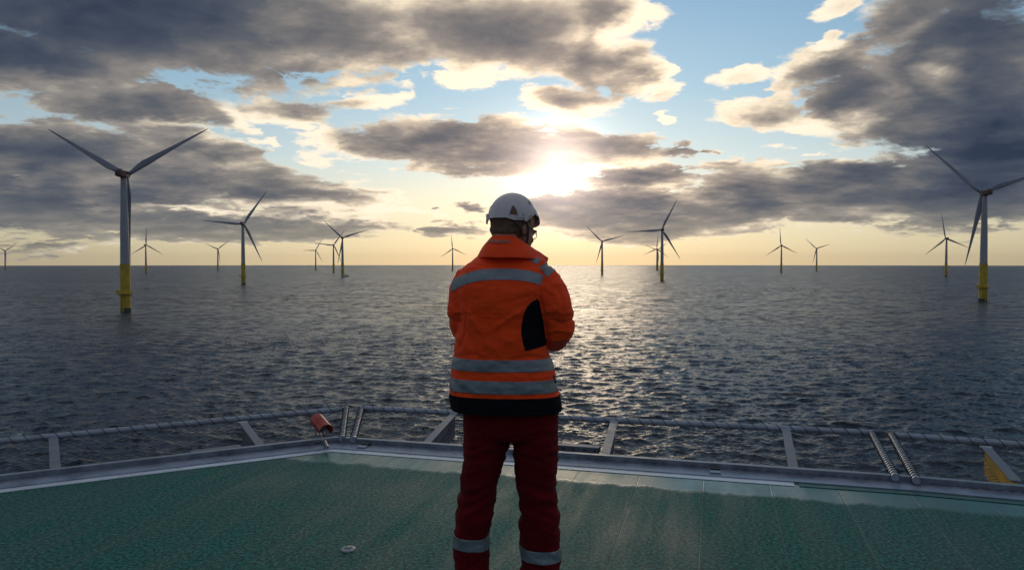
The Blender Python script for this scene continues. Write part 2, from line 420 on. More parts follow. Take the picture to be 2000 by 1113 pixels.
def make_turbine():
    t = empty('wind_turbine')
    def cyl(mb, z0, z1, r0, r1, n=28): mb.tube([(0, 0, z0), (0, 0, z1)], [r0, r1], n)
    m = MB(); cyl(m, 2.5, 33, 3.35, 3.3); f = m.build('foundation', M_yellow, t, True)
    m = MB(); cyl(m, -6, 2.5, 3.37, 3.37); m.build('waterline_band', M_growth, f, True)
    m = MB(); m.tube([(0, 0, 12.2), (0, 0, 12.6)], 5.4, 24)
    for k in range(16):
        a = 2 * math.pi * k / 16; x, y = 5.3 * math.cos(a), 5.3 * math.sin(a)
        m.tube([(x, y, 12.5), (x, y, 13.8)], .06, 5)
    for z in (13.2, 13.8):
        m.tube([(5.3 * math.cos(2 * math.pi * k / 24), 5.3 * math.sin(2 * math.pi * k / 24), z) for k in range(25)], .06, 5)
    for k in range(8):
        a = 2 * math.pi * k / 8; m.beam((3.2 * math.cos(a), 3.2 * math.sin(a), 10.6), (5.1 * math.cos(a), 5.1 * math.sin(a), 12.2), .18, .25)
    m.box((-5.6, 0, 13.0), (2.4, 3.0, .3)).box((-5.9, .3, 14.0), (1.5, 1.8, 1.6), bev=.1)
    m.build('platform', M_yellow, f)
    m = MB()
    for dx in (-.9, .9): m.tube([(dx, -4.6, -1), (dx, -4.6, 11)], .28, 8); m.tube([(dx, -4.6, 10.9), (dx, -3.2, 11.4)], .25, 8); m.tube([(dx, -4.6, 3.5), (dx, -3.2, 3.5)], .2, 8)
    for k in range(22): m.tube([(-.35, -4.3, k * .5), (.35, -4.3, k * .5)], .05, 5)
    for dx in (-.35, .35): m.tube([(dx, -4.3, -1), (dx, -4.3, 12.4)], .07, 6)
    m.build('boat_landing', M_yellow, f)
    m = MB(); cyl(m, 33, 56, 3.0, 2.75); cyl(m, 56, 92.2, 2.75, 1.95)
    for z in (33.1, 56, 76): m.tube([(0, 0, z), (0, 0, z + .25)], 3.0 - (z - 33) * .0172 + .08, 28)
    m.build('tower', M_tower, t, True)
    m = MB()
    rings = [ring((0, y, 95), (1, 0, 0), (0, 0, 1), rx, rz, 24, 4.0) for y, rx, rz in
             ((-7.6, 1.6, 1.6), (-7.3, 2.2, 2.2), (-2, 2.5, 2.5), (2.2, 2.5, 2.5), (3.0, 2.2, 2.2))]
    m.loft(rings); m.tube([(0, 0, 92), (0, 0, 93.2)], 2.1, 24)
    nac = m.build('nacelle', M_nac, t, True)
    m = MB(); m.box((0, -4.8, 97.8), (2.6, 2.4, .8), bev=.1).tube([(-.8, -7, 97.4), (-.8, -7, 99.3)], .06, 6).tube([(.8, -7, 97.4), (.8, -7, 99.0)], .06, 6)
    m.build('roof_cooler', M_tower, nac)
    m = MB()
    rings = [ring((0, y, 95), (1, 0, 0), (0, 0, 1), rr, rr, 24) for y, rr in ((3.0, 1.9), (3.3, 2.15), (5.4, 2.15), (6.5, 1.6), (7.1, .8), (7.3, .1))]
    m.loft(rings); m.build('hub', M_tower, t, True)
    # one blade, root at the hub centre, pointing up, leading edge +x
    m = MB(); rings = []
    for s, chord, thick, tw, off in ((1.2, 2.9, 2.9, 0, 0), (4, 2.9, 2.7, .2, 0), (9, 3.9, 1.9, .32, .55), (14, 4.6, 1.25, .26, .85), (22, 4.0, .85, .17, .7),
                                 (32, 3.0, .55, .10, .5), (44, 2.1, .34, .05, .35), (55, 1.35, .2, .01, .2), (62, .8, .1, 0, .1), (64.6, .32, .05, -.01, .03), (65, .08, .02, 0, 0)):
        pts = []
        for k in range(20):
            a = 2 * math.pi * k / 20; cx = math.cos(a); sy = math.sin(a)
            sharp = 1 - max(0, min(1, (s - 4) / 8)) 
            px = cx * chord / 2 - off
            py = sy * thick / 2 * (sharp + (1 - sharp) * (.55 + .45 * cx))
            c_, s_ = math.cos(tw), math.sin(tw)
            pts.append((px * c_ - py * s_, px * s_ + py * c_ + .0009 * s * s * .6, s))
        rings.append(pts)
    m.loft(rings)
    blade = m.build('blade', M_blade, t, True)
    blade.location = (0, 4.4, 95)
    for k in (1, 2):
        b = blade.copy(); COL.objects.link(b); b.parent = t; b.rotation_euler = (0, math.radians(120 * k), 0)
    return t

def copy_tree(o, parent=None):
    c = o.copy(); COL.objects.link(c)
    if parent is not None: c.parent = parent
    for ch in list(o.children): copy_tree(ch, c)
    return c

TURB = [ # base x, hub y, base y, blade phase (deg clockwise from up), label
 (244, 345, 612, 60, "largest left turbine, yellow foot nearest on that side, one blade hanging straight down"),
 (475, 437, 555, 35, "mid-sized turbine, one blade level left, between the largest left one and the trio"),
 (285, 477, 531, 0, "faint small turbine just right of the largest left turbine, one blade straight up"),
 (425.5, 486, 528, 53, "tiny distant turbine with a V of raised blades, left of the mid-sized left turbine"),
 (616.5, 488, 526.2, 30, "smallest and leftmost turbine of the group of three left of the worker"),
 (651.5, 478, 531.7, 36, "middle turbine of the group of three, partly crossed by its taller neighbour's blades"),
 (669, 464, 539.7, 72, "tallest turbine of the group of three, small boat at its yellow foot"),
 (884, 483.4, 526.8, -5, "small lone turbine between the group of three and the worker's left shoulder, blade up"),
 (1176, 471, 535.4, 75, "slim turbine nearest the worker on his right, two blades spread like a wide V"),
 (1283, 485, 527.6, 6, "small turbine just left of the big right-hand one, one blade almost straight up"),
 (1284.5, 487, 525.5, 53, "most distant turbine, hidden behind the small one so only its crossing blades show"),
 (1293, 449.5, 549.5, 27, "big turbine right of the worker, one blade level left and one pointing up"),
 (1526, 480, 532.7, -4, "lone small turbine midway along the right horizon, one blade straight up"),
 (1595, 485.6, 529, 73, "faint tiny turbine right of the lone small one, blades spread in a V"),
 (1848, 469, 542.5, -9, "pale turbine just left of the largest right-hand turbine, blade pointing up"),
 (1921, 384, 595, 71, "largest right-hand turbine, blade cut by the picture edge, yellow foot nearest on that side"),
 (10, 490, 526.5, 58, "faint tiny turbine at the far left edge of the sea"),
]
proto = None
for i, (bx, hy, by, ph, lab) in enumerate(TURB):
    Y = 95 * F / (by - hy)
    p = at(bx, 513, Y)
    if proto is None: proto = make_turbine(); t = proto
    else: t = copy_tree(proto)
    t.location = (p.x, p.y, SEA)
    k = 0
    for ch in t.children:
        if ch.name.startswith('blade'):
            ch.rotation_euler = (0, math.radians(ph + 120 * k), 0); k += 1
    tag(t, lab, 'wind turbine', 'wind turbines standing in the sea')

# crew boat at the foot of the tallest turbine of the three
def build_boat():
    Y = 95 * F / (539.7 - 464)
    p = at(676, 513, Y)
    t = empty('work_boat', (p.x, p.y - 6, SEA + .2), math.radians(165))
    wh = material('boat_white_paint', (.75, .76, .76), .35, vary=(.6, .06)); dk = material('boat_hull_paint', (.55, .50, .36), .4, vary=(.4, .15)); gl = material('boat_window', (.02, .025, .03), .08)
    m = MB(); rings = []
    for x, w, k in ((-9, 2.6, .2), (-5, 3.0, 0), (2, 3.0, 0), (6, 2.2, .1), (9, .9, .5), (10.5, .1, 1.0)):
        rings.append([(x, -w, 2.4 + k * .8), (x, -w * .8, .4), (x, 0, -.8 + k), (x, w * .8, .4), (x, w, 2.4 + k * .8)])
    m.loft(rings); m.build('hull', dk, t)
    m = MB(); m.box((-1, 0, 3.8), (6.5, 4.2, 2.8), bev=.3).box((-.5, 0, 6.0), (4, 3.4, 1.8), bev=.3); c = m.build('cabin', wh, t)
    m = MB()
    for s in (-1, 1):
        for k in range(3): m.box((-2.6 + k * 1.7, s * 2.12, 4.2), (1.1, .06, .8))
    m.box((1.52, 0, 6.1), (.1, 2.6, .8)); m.build('window', gl, c)
    m = MB(); m.tube([(-1.5, 0, 6.8), (-1.5, 0, 11)], .12, 6).tube([(-1.5, -1.2, 9), (-1.5, 1.2, 9)], .08, 6); m.build('mast', wh, t)
    tag(t, "small pale boat lying at the yellow foot of the tallest turbine of the three", 'boat')
build_boat()

# ---------------------------------------------------------------- helideck
C1 = ground(655, 868); LM = ground(0, 946); C2 = ground(1775, 948); RM = ground(2000, 968)
def v2(v): return Vector((v.x, v.y, 0))
C1, LM, C2, RM = map(v2, (C1, LM, C2, RM))
dL = (LM - C1).normalized(); dM = (C2 - C1).normalized(); dR = (RM - C2).normalized()
PL = C1 + dL * 7.5; PR = C2 + dR * 6.5
EDGE = [PL, C1, C2, PR]         # outer rim of the deck plating
SEAM_A = math.atan2(-dM.y, dM.x)

def deck_material():
    m = bpy.data.materials.new('green_deck_paint'); m.use_nodes = True
    g = G(m.node_tree); b = m.node_tree.nodes['Principled BSDF']
    tc = g.n('ShaderNodeTexCoord').outputs['Object']
    mp = g.n('ShaderNodeMapping'); mp.inputs['Rotation'].default_value = (0, 0, SEAM_A)
    mp.inputs['Location'].default_value = (SEAM_OFF, 0, 0)
    g.put(mp.inputs[0], tc)
    sp = g.n('ShaderNodeSeparateXYZ'); g.put(sp.inputs[0], mp.outputs[0])
    u, v = sp.outputs[0], sp.outputs[1]
    fu = g.m('FRACT', g.m('DIVIDE', u, .45)); du = g.m('ABSOLUTE', g.m('SUBTRACT', fu, .5))
    seam = g.ss(du, .488, .497)
    plank = g.n('ShaderNodeTexWhiteNoise', noise_dimensions='1D'); g.put(plank.inputs['W'], g.m('FLOOR', g.m('DIVIDE', u, .45)))
    grit = g.noise(tc, 46, 4, .8); grit2 = g.noise(tc, 420, 2, .6)
    patch = g.noise(tc, .9, 6, .6); streak = g.noise(g.vm('MULTIPLY', mp.outputs[0], (3.2, .35, 1)), 1.6, 6, .62)
    edge = g.noise(g.vm('MULTIPLY', mp.outputs[0], (1.0, .3, 1)), 3.2, 6, .65)
    # smooth painted margin just inside the rim, gritted coating further in
    rim = g.m('ADD', v, g.m('MULTIPLY', g.m('SUBTRACT', edge, .5), .35))
    smooth = g.ss(rim, RIM_V - .47, RIM_V - .38)
    gmask = g.m('SUBTRACT', 1.0, smooth)
    col = g.ramp(g.m('ADD', g.m('MULTIPLY', patch, .5), g.m('MULTIPLY', streak, .5)), [(.36, (.001, .068, .057)), (.5, (.0015, .112, .093)), (.64, (.003, .165, .138))])
    speck = g.ss(grit, .53, .58)
    col = g.mix(g.m('MULTIPLY', g.m('MULTIPLY', speck, gmask), .75), col, (.07, .26, .20))
    col = g.mix(g.m('MULTIPLY', g.m('MULTIPLY', g.ss(grit, .485, .43), gmask), .95), col, (.002, .018, .016))
    col = g.mix(g.lin(plank.outputs[0], 0, 1, 0, .18), col, (.01, .06, .05))
    col = g.mix(g.m('MULTIPLY', seam, .7), col, (.10, .14, .12))
    g.put(b.inputs['Base Color'], col)
    r = g.m('ADD', g.lin(g.m('ADD', g.m('MULTIPLY', streak, .6), g.m('MULTIPLY', patch, .4)), .38, .62, .33, .62), g.m('MULTIPLY', gmask, .06))
    r = g.m('SUBTRACT', r, g.m('MULTIPLY', smooth, .22))
    g.put(b.inputs['Roughness'], r)
    g.put(b.inputs['Specular IOR Level'], g.lin(smooth, 0, 1, .15, .5))
    h = g.m('ADD', g.m('MULTIPLY', g.m('MULTIPLY', grit, gmask), .006), g.m('MULTIPLY', g.m('MULTIPLY', grit2, gmask), .0006))
    h = g.m('SUBTRACT', h, g.m('MULTIPLY', seam, .002))
    h = g.m('ADD', h, g.m('MULTIPLY', g.noise(tc, 2.2, 3), .004))
    bp = g.n('ShaderNodeBump'); bp.inputs['Strength'].default_value = .8; bp.inputs['Distance'].default_value = 1
    g.put(bp.inputs['Height'], h); g.put(b.inputs['Normal'], bp.outputs[0])
    return m

def offset_line(d):             # rim polyline moved d metres inwards (towards the camera)
    out = []
    P = EDGE
    dirs = [(P[i + 1] - P[i]).normalized() for i in range(3)]
    nin = [Vector((t.y, -t.x, 0)) for t in dirs]
    for i in range(4):
        if i == 0: n = nin[0]; s = 1
        elif i == 3: n = nin[2]; s = 1
        else:
            n = (nin[i - 1] + nin[i]).normalized(); s = 1 / n.dot(nin[i])
        out.append(P[i] + n * d * s)
    return out
sp_ = ground(1182, 940); SEAM_OFF = -(sp_.x * math.cos(SEAM_A) - sp_.y * math.sin(SEAM_A)) + .225
RIM_V = (C1.x * math.sin(SEAM_A) + C1.y * math.cos(SEAM_A)) - .10
M_deck = deck_material()
M_alu = material('deck_rim_aluminium', (.24, .27, .34), .36, .45, vary=(5, .22), bump=(60, .1, .002))
M_line = material('white_line_paint', (.60, .66, .72), .30, vary=(4, .14), bump=(90, .1, .001))
M_beam = material('rim_beam_steel', (.20, .23, .27), .42, .5, vary=(7, .3), bump=(50, .15, .002))
M_dkgreen = material('dark_green_paint', (.004, .07, .05), .4, vary=(6, .2))
M_black = material('black_rubber', (.012, .012, .014), .55, bump=(60, .2, .001))

W_G = .145                      # width of the bare metal rim channel
inner = offset_line(W_G)
deck = MB().prism([(p.x, p.y) for p in inner] + [(8.5, -3.2), (4.5, -8), (-4.5, -8), (-9.5, -3.2)], -.22, 0).build('deck', M_deck)
tag(deck, kind='structure')
def strip(a, b, z, mat, name, parent, t0=0.0, t1=3.0, th=.004):
    A, B = offset_line(a), offset_line(b)
    m = MB()
    for i in range(3):
        f0, f1 = max(0, t0 - i), min(1, t1 - i)
        if f1 <= f0: continue
        q = [A[i].lerp(A[i + 1], f0), A[i].lerp(A[i + 1], f1), B[i].lerp(B[i + 1], f1), B[i].lerp(B[i + 1], f0)]
        m.prism([(p.x, p.y) for p in q][::-1], z - th, z)
    return m.build(name, mat, parent)
ln = strip(W_G, W_G + .085, .004, M_line, 'painted_line', deck, 0, 1.825, .003)
def frac_at(px, py):
    g_ = v2(ground(px, py)); return 1 + (g_ - C1).dot(dM) / (C2 - C1).length
strip(W_G, W_G + .08, .0045, M_dkgreen, 'repainted_line', deck, 1.832, 2.1, .003)

kerb = empty('metal_kerb', (0, 0, 0))
tag(kerb, "blue-grey metal rim channel with upstand running round the green deck edge", 'kerb')
strip(-.045, W_G, .012, M_alu, 'channel', kerb, 0, 3, .14)
m = MB(); O = offset_line(-.07); O2 = offset_line(-.045)
for i in range(3):
    a, b_ = O[i], O[i + 1]
    m.beam(a + Vector((0, 0, .0)), b_ + Vector((0, 0, .0)), .05, .105, bev=.004)
m.build('upstand', M_beam, kerb)
# rivets along the channel
mr = MB(); mr.tube([(0, 0, 0), (0, 0, .005)], [.008, .005], 8); rv = mr.build('rivet', M_steel, kerb); first = True
ch = offset_line(.06)
for k in range(60):
    s = .012 + k * .0165
    p = ch[1].lerp(ch[2], s)
    r_ = rv if first else rv.copy()
    if not first: COL.objects.link(r_); r_.parent = kerb
    first = False; r_.location = (p.x, p.y, .012)
for (px, py) in ((702, 879), (1397, 920)):
    g_ = v2(ground(px, py)); s = (g_ - C1).dot(dM); p = C1 + dM * s
    nin = Vector((dM.y, -dM.x, 0))
    m = MB(); m.beam(p + nin * .0 - dM * .035 + Vector((0, 0, .022)), p + nin * .0 + dM * .035 + Vector((0, 0, .022)), .05, .02, bev=.004)
    cl = m.build('clamp', M_black, kerb)
    m = MB(); m.beam(p + nin * .07 - dM * .04 + Vector((0, 0, .018)), p + nin * .07 + dM * .04 + Vector((0, 0, .018)), .06, .012, bev=.003).build('clamp_plate', M_alu, cl)
# deck supports under the plating
m = MB()
for x in (-5, -2, 1, 4):
    m.beam((x, 4.6 if abs(x) < 4.5 else 3.2, -.42), (x, -6, -.42), .2, .4)
m.beam((-7, 2, -.75), (7, 2, -.75), .3, .25).beam((-7, -4, -.75), (7, -4, -.75), .3, .25)
m.build('deck_beam', M_beam, deck)
m = MB()
for x in (-5, 5):
    for y in (-6, -1): m.tube([(x, y, -.85), (x * 1.3, y * 1.2, SEA - 5)], .8, 20)
for z in (-10, -20): m.tube([(-5.6, -1.1, z), (5.6, -1.1, z)], .4, 12)
m.build('deck_leg', M_yellow, deck, True)

# ---------------------------------------------------------------- safety net frames round the deck
M_tube = material('net_frame_paint', (.27, .31, .37), .38, .3, vary=(6, .2), bump=(40, .1, .002))
M_arm = material('net_arm_steel', (.13, .145, .18), .5, .3, vary=(6, .3), bump=(30, .15, .003))
M_wire = material('lashing_wire', (.012, .014, .02), .6, .0)
M_net = material('net_wire', (.10, .11, .12), .5, .6)
M_ylw = material('yellow_plate_paint', (.70, .40, .03), .5, vary=(5, .2))

def helix(m, a, b, r, pitch, wr, n=5, jitter=.0):
    a, b = Vector(a), Vector(b); t = (b - a); L = t.length; t.normalize()
    u = t.orthogonal().normalized(); w = t.cross(u); pts = []
    N = int(L / pitch * 12)
    for i in range(N + 1):
        s = i / N; ph = 2 * math.pi * s * L / pitch + jitter * math.sin(s * 23)
        pts.append(a + t * (s * L) + (u * math.cos(ph) + w * math.sin(ph)) * (r + wr * .6))
    m.tube(pts, wr, 4)

def net_frame(ia, ib, oa, ob, label, arms, side_a, side_b, yellow=None):
    """ia, ib inner ends at the rim; oa, ob ends of the outer tube."""
    R = .028
    t = empty('safety_net_frame', ((ia + ib) / 2))
    base = Vector(t.location)
    L = lambda p: Vector(p) - base
    tag(t, label, 'safety net', 'safety net frames round the deck edge')
    m = MB(); m.tube([L(oa), L(ob)], R, 14); rail = m.build('outer_tube', M_tube, t, True)
    m = MB(); helix(m, L(oa), L(ob), R, .115, .0032, jitter=.5); m.build('lashing', M_wire, rail)
    for on, i_, o_ in ((side_a, ia, oa), (side_b, ib, ob)):
        if not on: continue
        m = MB(); m.tube([L(i_), L(o_)], R, 14); sd = m.build('side_tube', M_tube, t, True)
        m = MB(); helix(m, L(i_), L(o_), R, .062, .0034); m.build('lashing', M_wire, sd)
        m = MB()
        for k in range(1): m.tube([L(o_) - (ob - oa).normalized() * .001, L(o_) + Vector((0, 0, .001))], R * 1.18, 14)
        m.build('corner_collar', M_steel, sd, True)
    out = (oa - ia).normalized()
    for (pi, po) in arms:       # arm: flange on top, deep web below
        a, b = L(pi), L(po)
        m = MB(); m.beam(a, b, .072, .010, bev=.002)
        tdir = (b - a).normalized()
        fl = m.build('arm', M_arm, t)
        x = tdir.cross(Vector((0, 0, 1))).normalized() * .005
        m = MB()
        q = [a - Vector((0, 0, .006)), b - Vector((0, 0, .006)), b - Vector((0, 0, .24)), a - Vector((0, 0, .26))]
        m.add([p + x for p in q] + [p - x for p in q], [(0, 1, 2, 3), (7, 6, 5, 4), (0, 4, 5, 1), (1, 5, 6, 2), (2, 6, 7, 3), (3, 7, 4, 0)])
        m.build('web_plate', yellow if yellow else M_arm, fl)
        m = MB(); m.beam(b - tdir * .05 + Vector((0, 0, -.004)), b + tdir * .01 + Vector((0, 0, -.004)), .085, .02, bev=.003); m.build('saddle', M_steel, fl)
    # wire netting: two families of sagging diagonal wires
    m = MB(); cell = .075
    W = (ib - ia).length; D = ((oa - ia).length + (ob - ib).length) / 2
    na = int((W + D) / cell)
    def P(s, tt):               # s along, tt outward
        p = ia.lerp(ib, s).lerp(oa.lerp(ob, s), tt)
        p = p + Vector((0, 0, -.13 * math.sin(math.pi * min(1, max(0, tt))) * (.6 + .4 * math.sin(math.pi * s)) - .02))
        return L(p)
    for fam in (1, -1):
        for k in range(na + 1):
            c = k * cell; pts = []
            for i in range(19):
                tt = i / 18; s = (c - tt * D) / W if fam == 1 else (c - D + tt * D) / W
                if -.001 <= s <= 1.001: pts.append(P(s, tt) + Vector((math.sin(i * 2.9 + k) * .004, 0, 0)))
            if len(pts) > 1: m.tube(pts, .0016, 3, cap=False)
    m.build('net', M_net, t)
    return t

OZ = .03
def og(px, py): return ground(px, py, OZ)
def ig(px, py): return ground(px, py, .045)
nM = Vector((-dM.y, dM.x, 0)); nL = Vector((dL.y, -dL.x, 0)); nR = Vector((-dR.y, dR.x, 0))
rimline = offset_line(-.10)
def on_rim(seg, p):             # foot of a point on the rim segment
    a, b = rimline[seg], rimline[seg + 1]; t = (b - a).normalized()
    q = a + t * (Vector((p.x, p.y, 0)) - a).dot(t); q.z = .03; return q
# left frame
oa, ob = og(-330, 893), og(676, 798)
ia = on_rim(0, oa); ib = ground(668, 856, .045)
armsL = [(ground(108, 915, .02), og(104, 851)), (ground(512, 874, .02), og(474, 824))]
net_frame(ia, ib, oa, ob, "left safety net frame, its tube running from the red lamp's corner to the left edge", armsL, False, True)
# middle frame
oa, ob = og(706, 797), og(1702, 845)
ia = ground(690, 858, .045); ib = ground(1749, 932, .045)
armsM = [(ground(832, 866, .02), og(888, 806)), (ground(1182, 888, .02), og(1200, 822)), (ground(1550, 915, .02), og(1535, 838))]
net_frame(ia, ib, oa, ob, "middle safety net frame behind the worker, the longest, with lashed tube and grey arms", armsM, True, True)
# right frame
oa, ob = og(1741, 849), og(2330, 893)
ia = ground(1790, 938, .045); ib = on_rim(2, ob)
net_frame(ia, ib, oa, ob, "right safety net frame at the right picture edge with a yellow web plate", [(ground(1985, 940, .02), og(1925, 872))], True, False, M_ylw)
# cable tray pieces outside the rim
for (a, b, lab) in ((ground(370, 889, -.03), ground(468, 876, -.03), "short pale cable tray outside the deck rim left of the red lamp"),
                    (ground(1090, 873, -.02), ground(1172, 879, -.02), "short pale cable tray outside the deck rim just right of the worker's legs")):
    a = a + Vector((0, .02, 0)); b = b + Vector((0, .02, 0))
    t = empty('cable_tray', (a + b) / 2)
    A, B = a - Vector(t.location), b - Vector(t.location)
    m = MB(); m.beam(A, B, .09, .05, bev=.004); m.build('tray', M_arm, t)
    m = MB()
    for k in range(4):
        p = A.lerp(B, .12 + k * .25); m.tube([p + Vector((0, -.047, .0)), p + Vector((0, -.050, .0))], .008, 8)
    m.build('bolt', M_black, t)
    tag(t, lab, 'cable tray')

# ---------------------------------------------------------------- red hooded lamp at the corner
def build_lamp():
    c = at(627, 829, ground(640, 862, 0).y + .22)
    s = .052
    t = empty('floodlight', (c.x, c.y, c.z))
    tag(t, "red hooded lamp on a bracket with black cable at the left deck corner", 'floodlight')
    red = material('red_lamp_paint', (.36, .018, .012), .32, vary=(20, .2), bump=(80, .1, .001)); gl = material('lamp_glass', (.12, .13, .14), .12)
    ax = Vector((.62, -.72, -.38)).normalized(); side = ax.cross(Vector((0, 0, 1))).normalized(); up = side.cross(ax)
    # half-round cowl
    def arc(d, r): return [ax * d + (side * math.cos(a) + up * math.sin(a)) * r for a in [math.radians(-35 + 250 * k / 20) for k in range(21)]]
    m = MB(); R = .062
    L_ = [(-.10, R * .95), (-.095, R), (.0, R * 1.0), (.09, R * 1.02), (.095, R * 1.06), (.105, R * 1.06)]
    rings = [arc(d, r) for d, r in L_] + [arc(d, r * .94) for d, r in L_[::-1]]
    m.loft(rings, cap=False, closed=False)
    n = 21
    cw = m.build('cowl', red, t, True)
    m = MB(); m.tube([ax * -.102, ax * -.098], R * .97, 20); m.tube([ax * -.1 + up * R, ax * .1 + up * R], .005, 6); m.build('cowl_back', red, cw, True)
    m = MB(); m.tube([ax * -.07 - up * .01, ax * .03 - up * .01], [.045, .05], 20); bd = m.build('lamp_body', M_steel, t, True)
    m = MB(); m.tube([ax * .03 - up * .01, ax * .036 - up * .01], .046, 20); m.build('lens', gl, bd, True)
    foot = ground(640, 873, .05) - c
    m = MB()
    for q in (-1, 1): m.beam(side * .052 * q - up * .01, side * .052 * q - Vector((0, 0, .09)), .004, .02, up=ax)
    m.beam(side * -.054 - Vector((0, 0, .09)), side * .054 - Vector((0, 0, .09)), .022, .005)
    m.tube([Vector((0, 0, -.09)), foot * .6 + Vector((0, 0, -.03)), foot], .011, 10); m.build('bracket', M_steel, t)
    m = MB(); a = ax * -.02 - up * .055; pts = []
    P0, P1, P2, P3 = ax * .05 - up * .05, ax * .03 + Vector((0.02, 0, -.10)), foot + Vector((0, .0, .07)), foot + Vector((-.11, .03, .02))
    for k in range(17):
        u = k / 16; pts.append(P0 * (1 - u) ** 3 + P1 * 3 * u * (1 - u) ** 2 + P2 * 3 * u * u * (1 - u) + P3 * u ** 3)
    m.tube(pts, .007, 8); m.build('cable', M_black, t, True)
build_lamp()

# small round fitting in the deck
g_ = ground(680, 1073)
t = empty('deck_fitting', g_)
tag(t, "small round metal fitting set in the green deck, left of the worker's feet", 'deck fitting')
m = MB(); m.loft([ring((0, 0, z), (1, 0, 0), (0, 1, 0), r, r, 28) for z, r in ((0, .040), (.006, .040), (.010, .036), (.010, .024), (.006, .022))]); m.build('flange', M_steel, t, True)
m = MB(); m.loft([ring((0, 0, z), (1, 0, 0), (0, 1, 0), r, r, 20) for z, r in ((.005, .016), (.014, .016), (.019, .011), (.020, .004))]); m.build('stud', M_steel, t, True)

HAZE = 2.2e-5
# ---------------------------------------------------------------- sea air
def build_haze():
    m = bpy.data.materials.new('sea_air'); m.use_nodes = True
    nt = m.node_tree; nt.nodes.clear(); g = G(nt)
    v = g.n('ShaderNodeVolumePrincipled'); v.inputs['Color'].default_value = (.93, .93, .93, 1); v.inputs['Density'].default_value = HAZE
    v.inputs['Anisotropy'].default_value = .35
    o = g.n('ShaderNodeOutputMaterial'); nt.links.new(v.outputs[0], o.inputs['Volume'])
    z0, z1 = SEA - 8, SEA + 170
    h = MB().box((0, 0, (z0 + z1) / 2), (26000, 26000, z1 - z0)).build('haze', m); tag(h, kind='stuff')
if HAZE: build_haze()

# ---------------------------------------------------------------- the worker
PY = 3.10                       # depth of the middle of the body
PXM = F / PY                    # photo pixels per metre there
def zof(py): return at(1000, py, PY).z
def xof(px): return (px - 1000) / PXM
def remesh(mb, name, mat, voxel, parent=None, smooth_it=4, fac=.5, wr=None):
    """unite the closed shapes of mb into one continuous surface, optionally wrinkled by wr(co, normal)."""
    o = mb.build(name, mat)
    md = o.modifiers.new('r', 'REMESH'); md.mode = 'VOXEL'; md.voxel_size = voxel; md.use_smooth_shade = True
    if smooth_it:
        sm = o.modifiers.new('s', 'SMOOTH'); sm.iterations = smooth_it; sm.factor = fac
    dg = bpy.context.evaluated_depsgraph_get(); dg.update()
    me = bpy.data.meshes.new_from_object(o.evaluated_get(dg))
    old = o.data; o.modifiers.clear(); o.data = me; bpy.data.meshes.remove(old)
    me.name = name
    if not me.materials: me.materials.append(mat)
    if wr:
        nrm = [v.normal.copy() for v in me.vertices]
        for v, n in zip(me.vertices, nrm): v.co += n * wr(v.co, n)
        me.update()
    me.shade_smooth()
    if parent is not None: o.parent = parent
    return o
def cut_patch(src, name, mat, planes, parent, off=.003, keep=None, largest=False):
    """copy of the surface of src between planes [(point, normal)...] (kept on the negative side), lifted off it."""
    bm = bmesh.new(); bm.from_mesh(src.data)
    for co, no in planes:
        bmesh.ops.bisect_plane(bm, geom=bm.verts[:] + bm.edges[:] + bm.faces[:], plane_co=co, plane_no=no, clear_outer=True, dist=1e-5)
    if keep:
        bm.faces.ensure_lookup_table()
        kill = [f for f in bm.faces if not keep(f.calc_center_median())]
        bmesh.ops.delete(bm, geom=kill, context='FACES')
    if largest:
        left = set(bm.faces); best = []
        while left:
            st = [left.pop()]; isl = [st[0]]
            while st:
                f = st.pop()
                for e in f.edges:
                    for h in e.link_faces:
                        if h in left: left.discard(h); st.append(h); isl.append(h)
            if len(isl) > len(best): best = isl
        bs = set(best); bmesh.ops.delete(bm, geom=[f for f in bm.faces if f not in bs], context='FACES')
    bm.normal_update()
    ns = {v: v.normal.copy() for v in bm.verts}
    for v in bm.verts: v.co += ns[v] * off
    # a turned-in edge gives the tape its thickness
    be = [e for e in bm.edges if e.is_boundary]
    r = bmesh.ops.extrude_edge_only(bm, edges=be)
    nv = [g_ for g_ in r['geom'] if isinstance(g_, bmesh.types.BMVert)]
    for v in nv:
        n = min(ns.items(), key=lambda kv: 0)[1] if False else v.normal
    kd = {}
    for v in ns: kd[(round(v.co.x, 5), round(v.co.y, 5), round(v.co.z, 5))] = ns[v]
    for v in nv:
        n = kd.get((round(v.co.x, 5), round(v.co.y, 5), round(v.co.z, 5)))
        if n: v.co -= n * (off + .001)
    me = bpy.data.meshes.new(name); bm.to_mesh(me); bm.free()
    me.materials.clear(); me.materials.append(mat); me.shade_smooth()
    return link(bpy.data.objects.new(name, me), parent)

